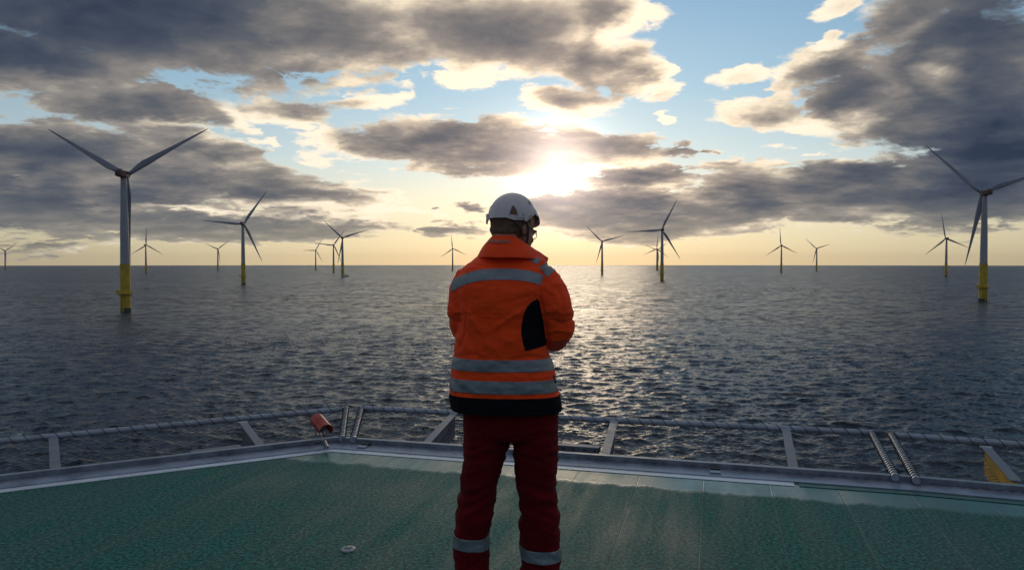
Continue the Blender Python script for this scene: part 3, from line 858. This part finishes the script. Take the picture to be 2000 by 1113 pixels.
def cloth(name, color, rough, weave=420, spec=.2, sheen=.10, vary=.16):
    m = bpy.data.materials.new(name); m.use_nodes = True
    g = G(m.node_tree); b = m.node_tree.nodes['Principled BSDF']
    tc = g.n('ShaderNodeTexCoord').outputs['Object']
    n = g.noise(tc, 5.5, 7, .65); st = g.noise(g.vm('MULTIPLY', tc, (1, 1, .35)), 16, 5, .7)
    col = g.mix(g.ss(n, .3, .7), tuple(c * (1 - vary) for c in color), tuple(c * (1 + vary) for c in color))
    col = g.mix(g.m('MULTIPLY', g.ss(st, .60, .74), .30), col, tuple(c * .5 for c in color))
    g.put(b.inputs['Base Color'], col); b.inputs['Roughness'].default_value = rough
    b.inputs['Specular IOR Level'].default_value = spec
    b.inputs['Sheen Weight'].default_value = sheen; b.inputs['Sheen Roughness'].default_value = .5
    h = g.m('ADD', g.m('MULTIPLY', g.noise(tc, 28, 5, .6), .0045), g.m('MULTIPLY', g.noise(tc, weave, 2), .0008))
    bp = g.n('ShaderNodeBump'); bp.inputs['Strength'].default_value = .8; bp.inputs['Distance'].default_value = 1
    g.put(bp.inputs['Height'], h); g.put(b.inputs['Normal'], bp.outputs[0])
    return m
def tape_mat():
    m = bpy.data.materials.new('silver_reflective_tape'); m.use_nodes = True
    g = G(m.node_tree); b = m.node_tree.nodes['Principled BSDF']
    tc = g.n('ShaderNodeTexCoord').outputs['Object']
    n = g.noise(tc, 14, 6, .7)
    col = g.mix(g.ss(n, .35, .7), (.18, .21, .225), (.235, .27, .285))
    col = g.mix(g.ss(g.noise(tc, 60, 3), .70, .76), col, (.12, .12, .12))
    g.put(b.inputs['Base Color'], col); b.inputs['Roughness'].default_value = .5; b.inputs['Metallic'].default_value = .25
    bp = g.n('ShaderNodeBump'); bp.inputs['Strength'].default_value = .5; bp.inputs['Distance'].default_value = .002
    g.put(bp.inputs['Height'], g.noise(tc, 220, 3)); g.put(b.inputs['Normal'], bp.outputs[0])
    return m
M_orange = cloth('orange_hi_vis_cloth', (.97, .068, .006), .75, vary=.08)
M_blackc = cloth('black_panel_cloth', (.007, .007, .009), .85, spec=.1, sheen=.0)
M_red = cloth('dark_red_trouser_cloth', (.12, .0025, .005), .85, spec=.1, sheen=.03)
M_tape = tape_mat()
M_skin = material('skin', (.36, .17, .10), .5, vary=(18, .12), bump=(160, .15, .001))
M_hair = material('brown_hair', (.13, .065, .036), .7, vary=(60, .4), bump=(220, .6, .003))
M_helmet = material('white_helmet_shell', (.66, .59, .59), .32, vary=(9, .05), bump=(30, .05, .001))
M_helm_in = material('helmet_lining', (.20, .085, .04), .6, vary=(30, .3))
M_strap = material('chin_strap_web', (.05, .035, .03), .7, bump=(200, .3, .001))
M_glass = material('glasses_frame', (.03, .02, .02), .25)
M_boot = material('black_work_boot_leather', (.015, .014, .014), .5, vary=(12, .3), bump=(60, .3, .003))

def V3(px, py, Y): return at(px, py, Y)
# ---- bare body, one continuous surface: head, neck, torso, arms, hands, legs
HC = V3(1006, 437, 3.13)                      # head centre
HF = Vector((math.sin(math.radians(43)), math.cos(math.radians(43)), -.42)).normalized()   # where the face points
HS = HF.cross(Vector((0, 0, 1))).normalized(); HU = HS.cross(HF)    # HS: his right side
def hp(f, s, u): return HC + HF * f + HS * s + HU * u
def limb(m, pts, radii, n=16):
    m.tube(pts, radii, n)
def ball(m, c, r, sc=(1, 1, 1), ax=None, n=14):
    rings = []
    a, b_, c_ = ax if ax else (Vector((1, 0, 0)), Vector((0, 1, 0)), Vector((0, 0, 1)))
    for i in range(1, n):
        t = math.pi * i / n
        rings.append([Vector(c) + a * (math.cos(2 * math.pi * k / 20) * math.sin(t) * r * sc[0]) + b_ * (math.sin(2 * math.pi * k / 20) * math.sin(t) * r * sc[1]) - c_ * (math.cos(t) * r * sc[2]) for k in range(20)])
    m.loft(rings)

R_SH, R_EL, R_WR = V3(1072, 545, 3.10), V3(1090, 632, 3.13), V3(1040, 628, 3.40)
L_SH, L_EL, L_WR = V3(908, 548, 3.12), V3(906, 620, 3.16), V3(962, 628, 3.42)
def body_mesh():
    m = MB(); ax = (HS, HF, HU)
    ball(m, hp(-.012, 0, .012), .1, (.80, .98, 1.02), ax)            # skull
    ball(m, hp(.035, 0, -.050), .1, (.66, .62, .80), ax)             # face
    ball(m, hp(.060, 0, -.108), .1, (.36, .32, .26), ax)             # chin
    ball(m, hp(.103, 0, -.030), .1, (.12, .13, .20), ax, 10)         # nose
    ball(m, hp(.112, 0, -.045), .1, (.15, .12, .09), ax, 10)
    ball(m, hp(.093, 0, -.078), .1, (.24, .10, .05), ax, 10)         # lips
    ball(m, hp(.090, 0, .004), .1, (.52, .14, .10), ax, 10)          # brow
    for s in (-1, 1):
        ball(m, hp(.066, s * .042, -.045), .1, (.18, .2, .2), ax, 10)
        ball(m, hp(.082, s * .031, -.012), .1, (.11, .10, .09), ax, 10)
        ball(m, hp(-.012, s * .079, -.030), .1, (.09, .19, .30), ax, 10)   # ears
    nb = V3(997, 505, 3.09)
    m.tube([hp(-.03, 0, -.05), hp(-.03, 0, -.09), nb], [.062, .058, .066], 18)
    X, Yv, Z = Vector((1, 0, 0)), Vector((0, 1, 0)), Vector((0, 0, 1))
    rings = []
    for py, cx, rx, ry in ((500, 997, .055, .055), (520, 995, .12, .075), (545, 990, .17, .09), (590, 985, .165, .105), (650, 980, .15, .10), (700, 980, .145, .10),
                           (760, 985, .155, .11), (810, 992, .165, .115), (850, 998, .16, .11)):
        rings.append(ring((xof(cx), PY, zof(py)), X, Yv, rx, ry, 24, 2.4))
    m.loft(rings)
    for sh, el, wr, sg in ((R_SH, R_EL, R_WR, 1), (L_SH, L_EL, L_WR, -1)):
        m.tube([sh + Vector((-sg * .04, 0, .01)), sh, el, el.lerp(wr, .35), wr], [.05, .052, .040, .040, .027], 14)
        # hand: palm plus five bent fingers, held in front of the chest
        d = (V3(1003, 622, 3.46) - wr).normalized(); up = Vector((0, 0, 1)); sd = d.cross(up).normalized() * sg
        pc = wr + d * .055
        m.tube([wr, wr + d * .03, wr + d * .06, wr + d * .092], [.026, .032, .036, .032], 12)
        fd = (d + Vector((0, .5, -.25))).normalized(); lat = Vector((0, 0, 1))
        for k, ln_ in enumerate((.070, .080, .074, .058)):
            b0 = wr + d * .085 + lat * (.030 - k * .020)
            b1 = b0 + fd * ln_ * .45; b2 = b1 + (fd + Vector((-sg * .7, .2, -.2))).normalized() * ln_ * .32; b3 = b2 + (Vector((-sg * 1.0, -.1, -.2))).normalized() * ln_ * .25
            m.tube([b0 - fd * .02, b0, b1, b2, b3], [.009, .0098, .0088, .0078, .006], 8)
        t0 = wr + d * .03 + lat * .02; t1 = t0 + (d * .4 + lat).normalized() * .034; t2 = t1 + (d + lat * .5).normalized() * .030; t3 = t2 + (d + Vector((0, .3, 0))).normalized() * .022
        m.tube([t0, t1, t2, t3], [.014, .0125, .011, .008], 8)
    for pts in (((945, 850), (938, 960), (925, 1060), (922, 1200)), ((1042, 850), (1050, 960), (1056, 1070), (1055, 1200))):
        m.tube([V3(a, b, PY) for a, b in pts], [.070, .055, .045, .040], 16)
    return m
person = remesh(body_mesh(), 'person', M_skin, .0042, None, 3, .5)
tag(person, "worker in orange jacket, dark red trousers and white helmet, back turned, looking down right", 'person')

# hair over the back of the head
m = MB(); ax = (HS, HF, HU)
ball(m, hp(-.026, 0, .004), .1, (.85, .92, 1.04), ax, 18)
ball(m, hp(-.058, 0, -.055), .1, (.62, .42, .42), ax, 14)
def hairw(co, n):
    return .0022 * mnoise.noise(Vector((co.x * 160, co.y * 160, co.z * 40))) + .0015 * mnoise.noise(co * 60)
hair = remesh(m, 'hair', M_hair, .004, person, 2, .5, hairw)
bm = bmesh.new(); bm.from_mesh(hair.data)   # hairline: nothing in front of the ears
bmesh.ops.bisect_plane(bm, geom=bm.verts[:] + bm.edges[:] + bm.faces[:], plane_co=hp(.012, 0, 0), plane_no=(HF * 1 - HU * .25).normalized(), clear_outer=True)
bm.to_mesh(hair.data); bm.free()

# ---- jacket
X, Yv, Z = Vector((1, 0, 0)), Vector((0, 1, 0)), Vector((0, 0, 1))
def jacket_mesh():
    m = MB(); rings = []
    for py, l, r, ry, dy, e in ((828, 886, 1090, .154, 0, 2.5), (812, 882, 1094, .158, 0, 2.5), (798, 880, 1096, .161, 0, 2.5), (780, 879, 1095, .160, 0, 2.5), (750, 880, 1088, .160, 0, 2.5), (720, 881, 1082, .157, 0, 2.5), (690, 886, 1072, .152, -.003, 2.5), (640, 895, 1064, .150, -.008, 2.5),
                         (590, 895, 1068, .150, -.014, 2.5), (560, 892, 1078, .145, -.014, 2.5), (540, 893, 1078, .133, -.010, 2.4), (522, 905, 1070, .112, -.004, 2.3),
                         (509, 922, 1066, .090, .002, 2.2), (499, 938, 1052, .076, .006, 2.0), (488, 948, 1044, .068, .01, 2.0)):
        rings.append(ring(((xof(l) + xof(r)) / 2, PY + dy, zof(py)), X, Yv, (xof(r) - xof(l)) / 2, ry, 40, e))
    m.loft(rings)
    # sleeves
    m.tube([V3(1035, 540, 3.10), V3(1056, 552, 3.08), V3(1072, 573, 3.06), V3(1081, 604, 3.04), V3(1089, 638, 3.06), V3(1080, 655, 3.20), V3(1062, 650, 3.29), V3(1046, 634, 3.37)],
           [.066, .078, .081, .078, .072, .070, .062, .055], 24)
    m.tube([V3(940, 538, 3.11), V3(915, 550, 3.10), V3(903, 574, 3.08), V3(900, 605, 3.07), V3(908, 640, 3.11), V3(922, 655, 3.22), V3(942, 650, 3.31), V3(957, 634, 3.39)],
           [.062, .066, .060, .058, .058, .063, .058, .052], 24)
    return m
def nz(v, k, oct_=3):
    return mnoise.fractal(Vector(v) * k, .55, 2.0, oct_)
SEAMS = [[(1062, 520), (1060, 548), (1054, 572), (1057, 590), (1061, 615), (1067, 645), (1073, 685)], [(912, 535), (912, 570), (913, 610), (908, 650), (898, 680)]]
SEAMS = [[(at(a, b, PY - .12).x, at(a, b, PY - .12).z) for a, b in q] for q in SEAMS]
FOLDS = [([(1046, 592), (1010, 612), (965, 640)], .005, .010), ([(1040, 575), (1000, 588), (970, 592)], -.0035, .009), ([(896, 590), (925, 622), (950, 668)], .0045, .011),
         ([(892, 618), (915, 655), (930, 690)], -.004, .010), ([(978, 556), (972, 610), (962, 690)], -.003, .014), ([(884, 700), (925, 692), (960, 700)], -.004, .009),
         ([(1072, 705), (1040, 695), (1000, 700)], -.004, .009), ([(1070, 735), (1030, 738), (1000, 732)], .003, .010), ([(895, 614), (950, 613), (1018, 619)], -.003, .0028),
         ([(1078, 600), (1098, 612), (1120, 610)], .006, .009), ([(1075, 625), (1095, 632), (1122, 626)], -.007, .009), ([(1072, 650), (1090, 645), (1115, 650)], .006, .008), ([(1085, 560), (1095, 580), (1100, 610)], -.004, .009),
         ([(1062, 560), (1080, 575), (1090, 600)], .004, .009), ([(876, 600), (890, 612), (902, 610)], .005, .007), ([(876, 625), (890, 632), (900, 628)], -.006, .007), ([(905, 745), (900, 770), (898, 800)], .004, .010), ([(1035, 740), (1040, 770), (1038, 805)], -.004, .012),
         ([(968, 770), (972, 790), (970, 812)], .003, .012)]
FOLDS = [([(at(a, b, PY - .12).x, at(a, b, PY - .12).z) for a, b in q], h, w_) for q, h, w_ in FOLDS]
def seg_d(x, z, q):
    best = 9
    for (x0, z0), (x1, z1) in zip(q, q[1:]):
        dx, dz = x1 - x0, z1 - z0; t = max(0, min(1, ((x - x0) * dx + (z - z0) * dz) / (dx * dx + dz * dz)))
        best = min(best, math.hypot(x - x0 - t * dx, z - z0 - t * dz))
    return best
def jacket_w(co, n):
    x, y, z = co
    w = .0045 * nz((x * .8, y * .8, z * 1.5), 7, 4)
    # long creases that run down and across the back, tighter at waist and elbow
    s = x * .5 + z; c1 = mnoise.noise(Vector((s * 26, x * 6, y * 6)))
    w += .0055 * max(0, c1) * (1 if z < zof(650) else .6)
    arm = min((co - R_EL).length, (co - L_EL).length)
    if arm < .16: w += .010 * (1 - arm / .16) * mnoise.noise(Vector((z * 42 + x * 15, y * 14, x * 14)))
    hem = max(0, 1 - abs(z - zof(745)) / .10); w += .005 * hem * mnoise.noise(Vector((x * 22, y * 22, z * 5)))
    for zs, dp in ((zof(613), .0035), (zof(516), .003)):              # yoke seams
        w -= dp * math.exp(-((z - zs + .012 * math.cos(x * 9)) / .0028) ** 2) if abs(x) < .17 and y < PY else 0
    if y < PY:
        for q in SEAMS:
            d = seg_d(x, z, q); w -= (.008 if q is SEAMS[0] else .006) * math.exp(-(d / .006) ** 2)
        for q, h, w_ in FOLDS:
            d = seg_d(x + .01 * mnoise.noise(Vector((x, y, z)) * 9), z, q)
            if d < .05: w += h * math.exp(-(d / w_) ** 2)
    return w
jacket = remesh(jacket_mesh(), 'jacket', M_orange, .0050, person, 3, .5, jacket_w)
# open the hem: remove the flat underside, so it ends as cloth turned in a little
ZH = at(980, 812, PY - .16).z
bm = bmesh.new(); bm.from_mesh(jacket.data)
bmesh.ops.bisect_plane(bm, geom=bm.verts[:] + bm.edges[:] + bm.faces[:], plane_co=(0, PY, ZH), plane_no=(-.02, 0, -1), clear_outer=True)
for v in bm.verts:
    if v.co.z < ZH + .05: v.co.z += .004 * mnoise.noise(Vector((v.co.x * 14, v.co.y * 14, 3))) * (1 - (v.co.z - ZH) / .05)
be = [e for e in bm.edges if e.is_boundary]; r = bmesh.ops.extrude_edge_only(bm, edges=be)
for v in [q for q in r['geom'] if isinstance(q, bmesh.types.BMVert)]: v.co.x *= .965; v.co.y = PY + (v.co.y - PY) * .94; v.co.z += .006
bm.to_mesh(jacket.data); bm.free(); jacket.data.shade_smooth()

def band(za, zb, keep=None, tilt=0.0, name='reflective_stripe', off=.0022, mat=None):
    """horizontal slab between photo rows za (top) and zb (bottom) taken at the middle of the back."""
    yb = PY - .155
    zt = at(980, za, yb).z; zb_ = at(980, zb, yb).z
    n = Vector((tilt, .02, 1)).normalized()
    return cut_patch(jacket, name, mat or M_tape, [((0, yb, zt), n), ((0, yb, zb_), -n)], jacket, off, keep)
torso = lambda c: True
band(704, 727, tilt=.012)
band(745, 770, tilt=.012)
# black hem
zt_ = at(980, 779, PY - .158).z
cut_patch(jacket, 'hem', M_blackc, [((0, PY - .158, zt_), Vector((.012, .02, 1)).normalized())], jacket, .0018)
# chest stripe, arched over the shoulder blades
def arch_stripe():
    bm = bmesh.new(); bm.from_mesh(jacket.data)
    def shift(x):
        px = 1000 + x * PXM
        d = (px - 978) / 92
        return -(.050 if px < 978 else .036) * abs(d) ** 2.6
    for v in bm.verts: v.co.z -= shift(v.co.x)
    yb = PY - .15; zt = at(980, 525, yb).z; zb_ = at(980, 546.5, yb).z
    for co, no in (((0, 0, zt), (0, 0, 1)), ((0, 0, zb_), (0, 0, -1)), ((xof(1056), 0, 1.5), (1, 0, -.15)), ((xof(884), 0, 0), (-1, 0, 0)), ((0, PY + .0, 0), (0, 1, 0))):
        bmesh.ops.bisect_plane(bm, geom=bm.verts[:] + bm.edges[:] + bm.faces[:], plane_co=co, plane_no=Vector(no).normalized(), clear_outer=True)
    for v in bm.verts: v.co.z += shift(v.co.x)
    bm.normal_update()
    ns = [v.normal.copy() for v in bm.verts]
    for v, n in zip(list(bm.verts), ns): v.co += n * .0022
    me = bpy.data.meshes.new('reflective_stripe'); bm.to_mesh(me); bm.free()
    me.materials.clear(); me.materials.append(M_tape); me.shade_smooth()
    link(bpy.data.objects.new('reflective_stripe', me), jacket)
arch_stripe()
def poly_patch(src, name, mat, poly, parent, off=.0024, ycut=None, Yp=PY - .12, extra=None):
    """patch of the surface of src inside a convex outline given as photo points, projected straight along y."""
    pts = [at(a, b, Yp) for a, b in poly]
    cx = sum(p.x for p in pts) / len(pts); cz = sum(p.z for p in pts) / len(pts)
    pl = []
    for i in range(len(pts)):
        a, b = pts[i], pts[(i + 1) % len(pts)]
        n = Vector((b.z - a.z, 0, -(b.x - a.x))).normalized()
        if n.dot(Vector((cx - a.x, 0, cz - a.z))) > 0: n = -n
        pl.append((a, n))
    pl.append((Vector((0, PY + .06 if ycut is None else ycut, 0)), Vector((0, 1, 0))))
    if extra: pl += extra
    return cut_patch(src, name, mat, pl, parent, off, None, True)
# black side panel under the right arm: a curved D, built from convex slices
arc_ = [(1049, 583), (1038, 589), (1029, 598), (1022, 614), (1018.5, 632), (1018, 650), (1021, 668), (1026, 684)]
poly_patch(jacket, 'side_panel', M_blackc, arc_ + [(1068, 676), (1062, 630), (1053, 588)], jacket, .0015)
# shoulder tapes on the right shoulder
poly_patch(jacket, 'shoulder_tape', M_tape, [(1031, 506), (1043, 500), (1056, 508), (1046, 517)], jacket, .0024, Yp=PY - .02)
poly_patch(jacket, 'shoulder_tape', M_tape, [(1053, 521), (1068, 512), (1082, 529), (1067, 541)], jacket, .0024, Yp=PY - .03)
# sleeve pocket flap on the outside of the right arm
m = MB(); m.box(V3(1109, 592, 3.09), (.012, .075, .085), Matrix.Rotation(math.radians(-12), 3, 'Y'), .004)
m.box(V3(1109, 583, 3.09), (.018, .080, .028), Matrix.Rotation(math.radians(-12), 3, 'Y'), .004)
m.build('sleeve_pocket', M_orange, jacket, True)
# zip pull hanging at the right side by the lower stripe
m = MB(); m.tube([V3(1081, 733, 2.99), V3(1083, 741, 2.985), V3(1086, 748, 2.985)], .0035, 6).tube([V3(1081, 733, 2.99), V3(1090, 736, 3.01)], .0025, 6)
m.build('zip_pull', M_black, jacket)

# standing collar
def catmull(P, n):
    out = []
    Q = [P[0] * 2 - P[1]] + P + [P[-1] * 2 - P[-2]]
    for i in range(1, len(Q) - 2):
        for k in range(n):
            t = k / n; a, b, c, d = Q[i - 1], Q[i], Q[i + 1], Q[i + 2]
            out.append(.5 * ((2 * b) + (c - a) * t + (2 * a - 5 * b + 4 * c - d) * t * t + (3 * b - a - 3 * c + d) * t ** 3))
    out.append(Q[-2]); return out
bot = [V3(968, 500, 3.27), V3(938, 503, 3.20), V3(931, 503, 3.10), V3(945, 503, 3.01), V3(975, 504, 2.965), V3(1010, 504, 2.975), V3(1040, 506, 3.02), V3(1058, 512, 3.10), V3(1062, 519, 3.20)]
top = [V3(985, 486, 3.25), V3(965, 472, 3.20), V3(960, 463, 3.12), V3(965, 459, 3.06), V3(984, 460, 3.02), V3(1006, 461, 3.035), V3(1024, 472, 3.06), V3(1045, 486, 3.12), V3(1073, 504, 3.22)]
B_, T_ = catmull(bot, 7), catmull(top, 7); nC = len(B_)
cen = sum(B_, Vector()) / nC
m = MB(); rings = []
prof = []
for s in (0, .15, .35, .55, .75, .92, 1.0): prof.append((s, 1))
prof.append((1.03, .5))
for s in (1.0, .9, .6, .3, 0): prof.append((s, 0))
for i in range(nC):
    o_ = (B_[i] - cen); o_.z = 0; o_.normalize(); r_ = []
    for s, side in prof:
        p = B_[i].lerp(T_[i], s) + o_ * (.007 * math.sin(math.pi * min(1, s)) + (.0 if side == 1 else -.010) - (.005 if side == .5 else 0))
        p += o_ * .004 * mnoise.noise(p * 24)
        r_.append(p)
    rings.append(r_)
m.loft(rings); collar = m.build('collar', M_orange, jacket, True)
sub = collar.modifiers.new('sub', 'SUBSURF'); sub.levels = 1; sub.render_levels = 1
m = MB(); cp = [V3(960 + k * 6, 471.5 + .25 * k, 2.985 - .012 * math.sin(k / 6 * math.pi)) for k in range(7)]
# faint grey print strip on the back of the collar, following its curve
rows = [[], []]
for k in range(13):
    i = int(nC * .36) + k
    if i >= nC * .60: break
    o_ = (B_[i] - cen); o_.z = 0; o_.normalize()
    for j, s in enumerate((.66, .80)):
        rows[j].append(B_[i].lerp(T_[i], s) + o_ * (.007 * math.sin(math.pi * s) + .0035))
m.loft([rows[0], rows[1]], cap=False, closed=False)
M_print = material('collar_print', (.42, .10, .06), .55, vary=(40, .2))
m.build('collar_print', M_print, collar)

# ---- helmet
HL = V3(1001, 422, 3.115)
PHI0 = math.radians(44)         # bearing of the brim, clockwise from straight ahead
RX, RY, RZ = .090, .106, .097
fwd = Vector((math.sin(PHI0), math.cos(PHI0), 0)); rgt = Vector((math.cos(PHI0), -math.sin(PHI0), 0))
tiltM = Matrix.Rotation(math.radians(7), 3, rgt) 
def rim_drop(a):                # a: angle from the front, + towards his right; how far the shell reaches down
    pts = [(-180, -.002), (-140, .004), (-100, .010), (-60, .004), (-30, .010), (0, .020), (30, .012), (52, -.012), (72, .004), (95, .020), (125, .014), (150, .000), (180, -.002)]
    d = math.degrees(a)
    for (a0, v0), (a1, v1) in zip(pts, pts[1:]):
        if a0 <= d <= a1:
            t = (d - a0) / (a1 - a0); t = t * t * (3 - 2 * t); return v0 + (v1 - v0) * t
    return 0
def shell_pt(a, t, r=1.0):      # t 0 at the rim, 1 at the crown
    d = rim_drop(a); base = math.asin(max(-.5, min(.5, -d / RZ)))
    el = base + (math.pi / 2 - base) * t
    flare = 1 + .045 * max(0, 1 - t / .16) ** 1.5
    ridge = 1 + .020 * math.exp(-(math.sin(a) / .22) ** 2) * math.sin(math.pi * min(1, t * 1.1)) * (1 if t < .95 else .3)
    groove = 1 - .010 * math.exp(-((abs(math.sin(a)) - .55) / .07) ** 2) * max(0, min(1, (t - .25) * 6)) * max(0, min(1, (.97 - t) * 5))
    q = r * flare * ridge * groove
    p = rgt * (RX * math.sin(a) * math.cos(el) * q) + fwd * (RY * math.cos(a) * math.cos(el) * q) + Z * (RZ * math.sin(el) * r * (1 if t > .5 else 1))
    p = tiltM @ p
    return HL + p
m = MB(); rings = []; NA = 72
A_ = [-math.pi + 2 * math.pi * k / NA for k in range(NA)]
for t in (0, .02, .05, .09, .14, .2, .3, .4, .5, .6, .7, .8, .88, .95, .99): rings.append([shell_pt(a, t) for a in A_])
m.loft(rings[::-1] + [[shell_pt(a, t, .965) for a in A_] for t in (0, .1, .3, .5)] , cap=True)
helmet = m.build('helmet', M_helmet, person, True)
# brim at the front
m = MB(); rings = []
for k in range(15):
    a = math.radians(-62 + 124 * k / 14); c_ = math.cos(a * 1.35) ** .8 if abs(a * 1.35) < 1.57 else 0
    p0 = shell_pt(a, .04); o_ = (fwd * math.cos(a) * 1.0 + rgt * math.sin(a) * .5).normalized(); L_ = .004 + .020 * c_
    q = p0 + o_ * L_ - Z * (.010 + .034 * c_)
    rings.append([p0 + Z * .004, q + Z * .0012, q - Z * .0012, p0 - Z * .004 - o_ * .002])
m.loft(rings); m.build('brim', M_helmet, helmet, True)
# vents: dark openings with a raised lip
def vent(a0, t0, sc, name='vent'):
    pts = [(-.135, -.045), (-.12, .04), (-.075, .115), (-.02, .155), (.03, .145), (.07, .10), (.11, .03), (.145, -.05)]
    def sp(da, dt, r): return shell_pt(a0 + da * sc, t0 + dt * sc, r)
    m = MB(); v = [sp(da, dt, 1.014) for da, dt in pts]; c = sp(.0, .04, 1.022)
    m.add(v + [c], [(i, (i + 1) % len(pts), len(pts)) for i in range(len(pts))])
    o = m.build(name, M_helm_in, helmet)
    m = MB(); m.tube(v + [v[0]], .0018, 6); m.build('vent_lip', M_helmet, o, True)
vent(math.radians(128), .16, 1.3); vent(math.radians(-128), .16, 1.3)
vent(math.radians(70), .33, .6); vent(math.radians(-70), .33, .6)
# lamp clips at both sides and the rear, head band, chin strap
def clip(a, t, s=1.0):
    p = shell_pt(a, t, 1.02); o_ = (p - HL); o_.z = 0; o_.normalize(); tt = o_.cross(Z)
    R = Matrix((tt, o_, Z)).transposed()
    m = MB(); m.box(p + o_ * .002, (.026 * s, .008, .034 * s), R, .0025).box(p + o_ * .004 - Z * .018 * s, (.016 * s, .007, .020 * s), R, .002)
    m.build('lamp_clip', M_helmet, helmet, True)
clip(math.radians(100), .10, .8); clip(math.radians(-142), .04, .95); clip(math.radians(-60), .06, .8)
m = MB(); pts = [shell_pt(a, .04, .90) - Z * .002 for a in A_] ; pts.append(pts[0]); m.tube(pts, .010, 8); m.build('head_band', M_helm_in, helmet, True)
m = MB()
for s in (1, -1):
    ch_ = hp(.055, 0, -.128)
    for a in (95, 140):
        p0 = shell_pt(math.radians(s * a), .02, .93); ear = hp(.012, s * .083, -.060)
        m.tube([p0, p0.lerp(ear, .5) + HS * s * .006, ear], .0045, 6)
    m.tube([hp(.012, s * .083, -.060), hp(.035, s * .062, -.100), ch_], .0045, 6)
m.build('chin_strap', M_strap, helmet, True)
# glasses
m = MB()
for s in (1, -1):
    c = hp(.099, s * .031, -.016)
    pts = [c + HS * (math.cos(2 * math.pi * k / 18) * .019) + HU * (math.sin(2 * math.pi * k / 18) * .014) - HF * (abs(math.cos(2 * math.pi * k / 18)) * .004) for k in range(19)]
    m.tube(pts, .0016, 6); m.tube([c + HS * s * .020 - HF * .004, hp(.06, s * .074, -.012), hp(-.01, s * .080, -.018)], .0016, 6)
m.tube([hp(.099, -.012, -.012), hp(.103, 0, -.010), hp(.099, .012, -.012)], .0016, 6)
m.build('glasses', M_glass, person)

# ---- trousers
def trousers_mesh():
    m = MB(); rings = []
    for py, l, r_, ry in ((770, 905, 1072, .11), (800, 903, 1089, .128), (830, 903.5, 1090, .130), (845, 906, 1089, .118), (854, 912, 1084, .105)):
        rings.append(ring(((xof(l) + xof(r_)) / 2, PY, zof(py)), X, Yv, (xof(r_) - xof(l)) / 2, ry, 36, 2.6))
    m.loft(rings)
    Lg = ((820, 904, 994, .125), (856, 906, 997, .120), (880, 905, 989, .112), (915, 904, 979, .104), (945, 899, 972, .098), (980, 894, 967, .094), (1005, 890, 963, .092), (1030, 887, 957, .088),
          (1050, 886.5, 954, .086), (1085, 886, 955, .086), (1115, 888, 956, .088), (1150, 890, 957, .086), (1190, 890, 956, .084), (1222, 888, 958, .088))
    Rg = ((820, 1005, 1090, .125), (856, 1005, 1090, .120), (880, 1004, 1089, .112), (915, 1006, 1088, .106), (945, 1009, 1087, .100), (975, 1013, 1090, .096), (1005, 1016, 1093.5, .094), (1040, 1016, 1094.5, .090),
          (1065, 1017, 1094, .088), (1098, 1018, 1094, .088), (1125, 1018, 1091, .088), (1160, 1019, 1090, .086), (1190, 1020, 1090, .084), (1225, 1018, 1092, .088))
    for leg in (Lg, Rg):
        m.loft([ring(((xof(l) + xof(r_)) / 2, PY + (.01 if i < 6 else .0), zof(py)), X, Yv, (xof(r_) - xof(l)) / 2 + .002, ry, 28, 2.2) for i, (py, l, r_, ry) in enumerate(leg)])
    return m
def trouser_w(co, n):
    x, y, z = co
    leg = 1 if x > 0 else -1
    w = .006 * nz((x, y, z * 1.6), 9, 4)
    s = z + leg * x * .45
    c = mnoise.noise(Vector((s * 30, x * 7 + leg * 5, y * 7)))
    wk = math.exp(-((z - zof(985)) / .10) ** 2) + .9 * math.exp(-((z - zof(1130)) / .09) ** 2) + .7 * math.exp(-((z - zof(868)) / .04) ** 2)
    w += .011 * wk * c + .003 * c
    w -= .002 * math.exp(-((x - (leg * .0 + (xof(947) if x < 0 else xof(1047)))) / .003) ** 2) * (y < PY)
    return w
trousers = remesh(trousers_mesh(), 'trousers', M_red, .0055, person, 4, .5, trouser_w)
def leg_band(px0, px1, pa, pb):
    yb = PY - .085; zt = at(1000, pa, yb).z; zb_ = at(1000, pb, yb).z
    cut_patch(trousers, 'reflective_band', M_tape, [((0, yb, zt), Vector((.06, .03, 1)).normalized()), ((0, yb, zb_), Vector((-.06, -.03, -1)).normalized()),
              ((xof(px0), 0, 0), Vector((-1, 0, 0))), ((xof(px1), 0, 0), Vector((1, 0, 0)))], trousers, .0024)
leg_band(860, 985, 1059, 1083); leg_band(985, 1130, 1074.5, 1098.5)
# side seam tab low on the left leg
# ---- boots (below the picture edge)
def boot(px, toe):
    c = V3(px, 1225, PY); c.z = 0
    m = MB(); rings = []
    d = Vector((math.sin(toe), math.cos(toe), 0)); s = Vector((d.y, -d.x, 0))
    for z, fc, lf, wf in ((.03, .055, .150, .052), (.06, .055, .148, .053), (.09, .045, .132, .050), (.12, .015, .095, .047), (.15, .0, .070, .046), (.22, -.005, .062, .050), (.25, -.005, .060, .050)):
        rings.append(ring(c + d * fc + Vector((0, 0, z)), s, d, wf, lf, 24, 2.6))
    m.loft(rings); b = m.build('boot', M_boot, person, True)
    m = MB(); m.loft([ring(c + d * .055 + Vector((0, 0, z)), s, d, w_, l_, 24, 2.8) for z, w_, l_ in ((.001, .052, .15), (.012, .056, .156), (.032, .055, .155))]); m.build('sole', M_black, b, True)
boot(924, math.radians(-4)); boot(1055, math.radians(18))
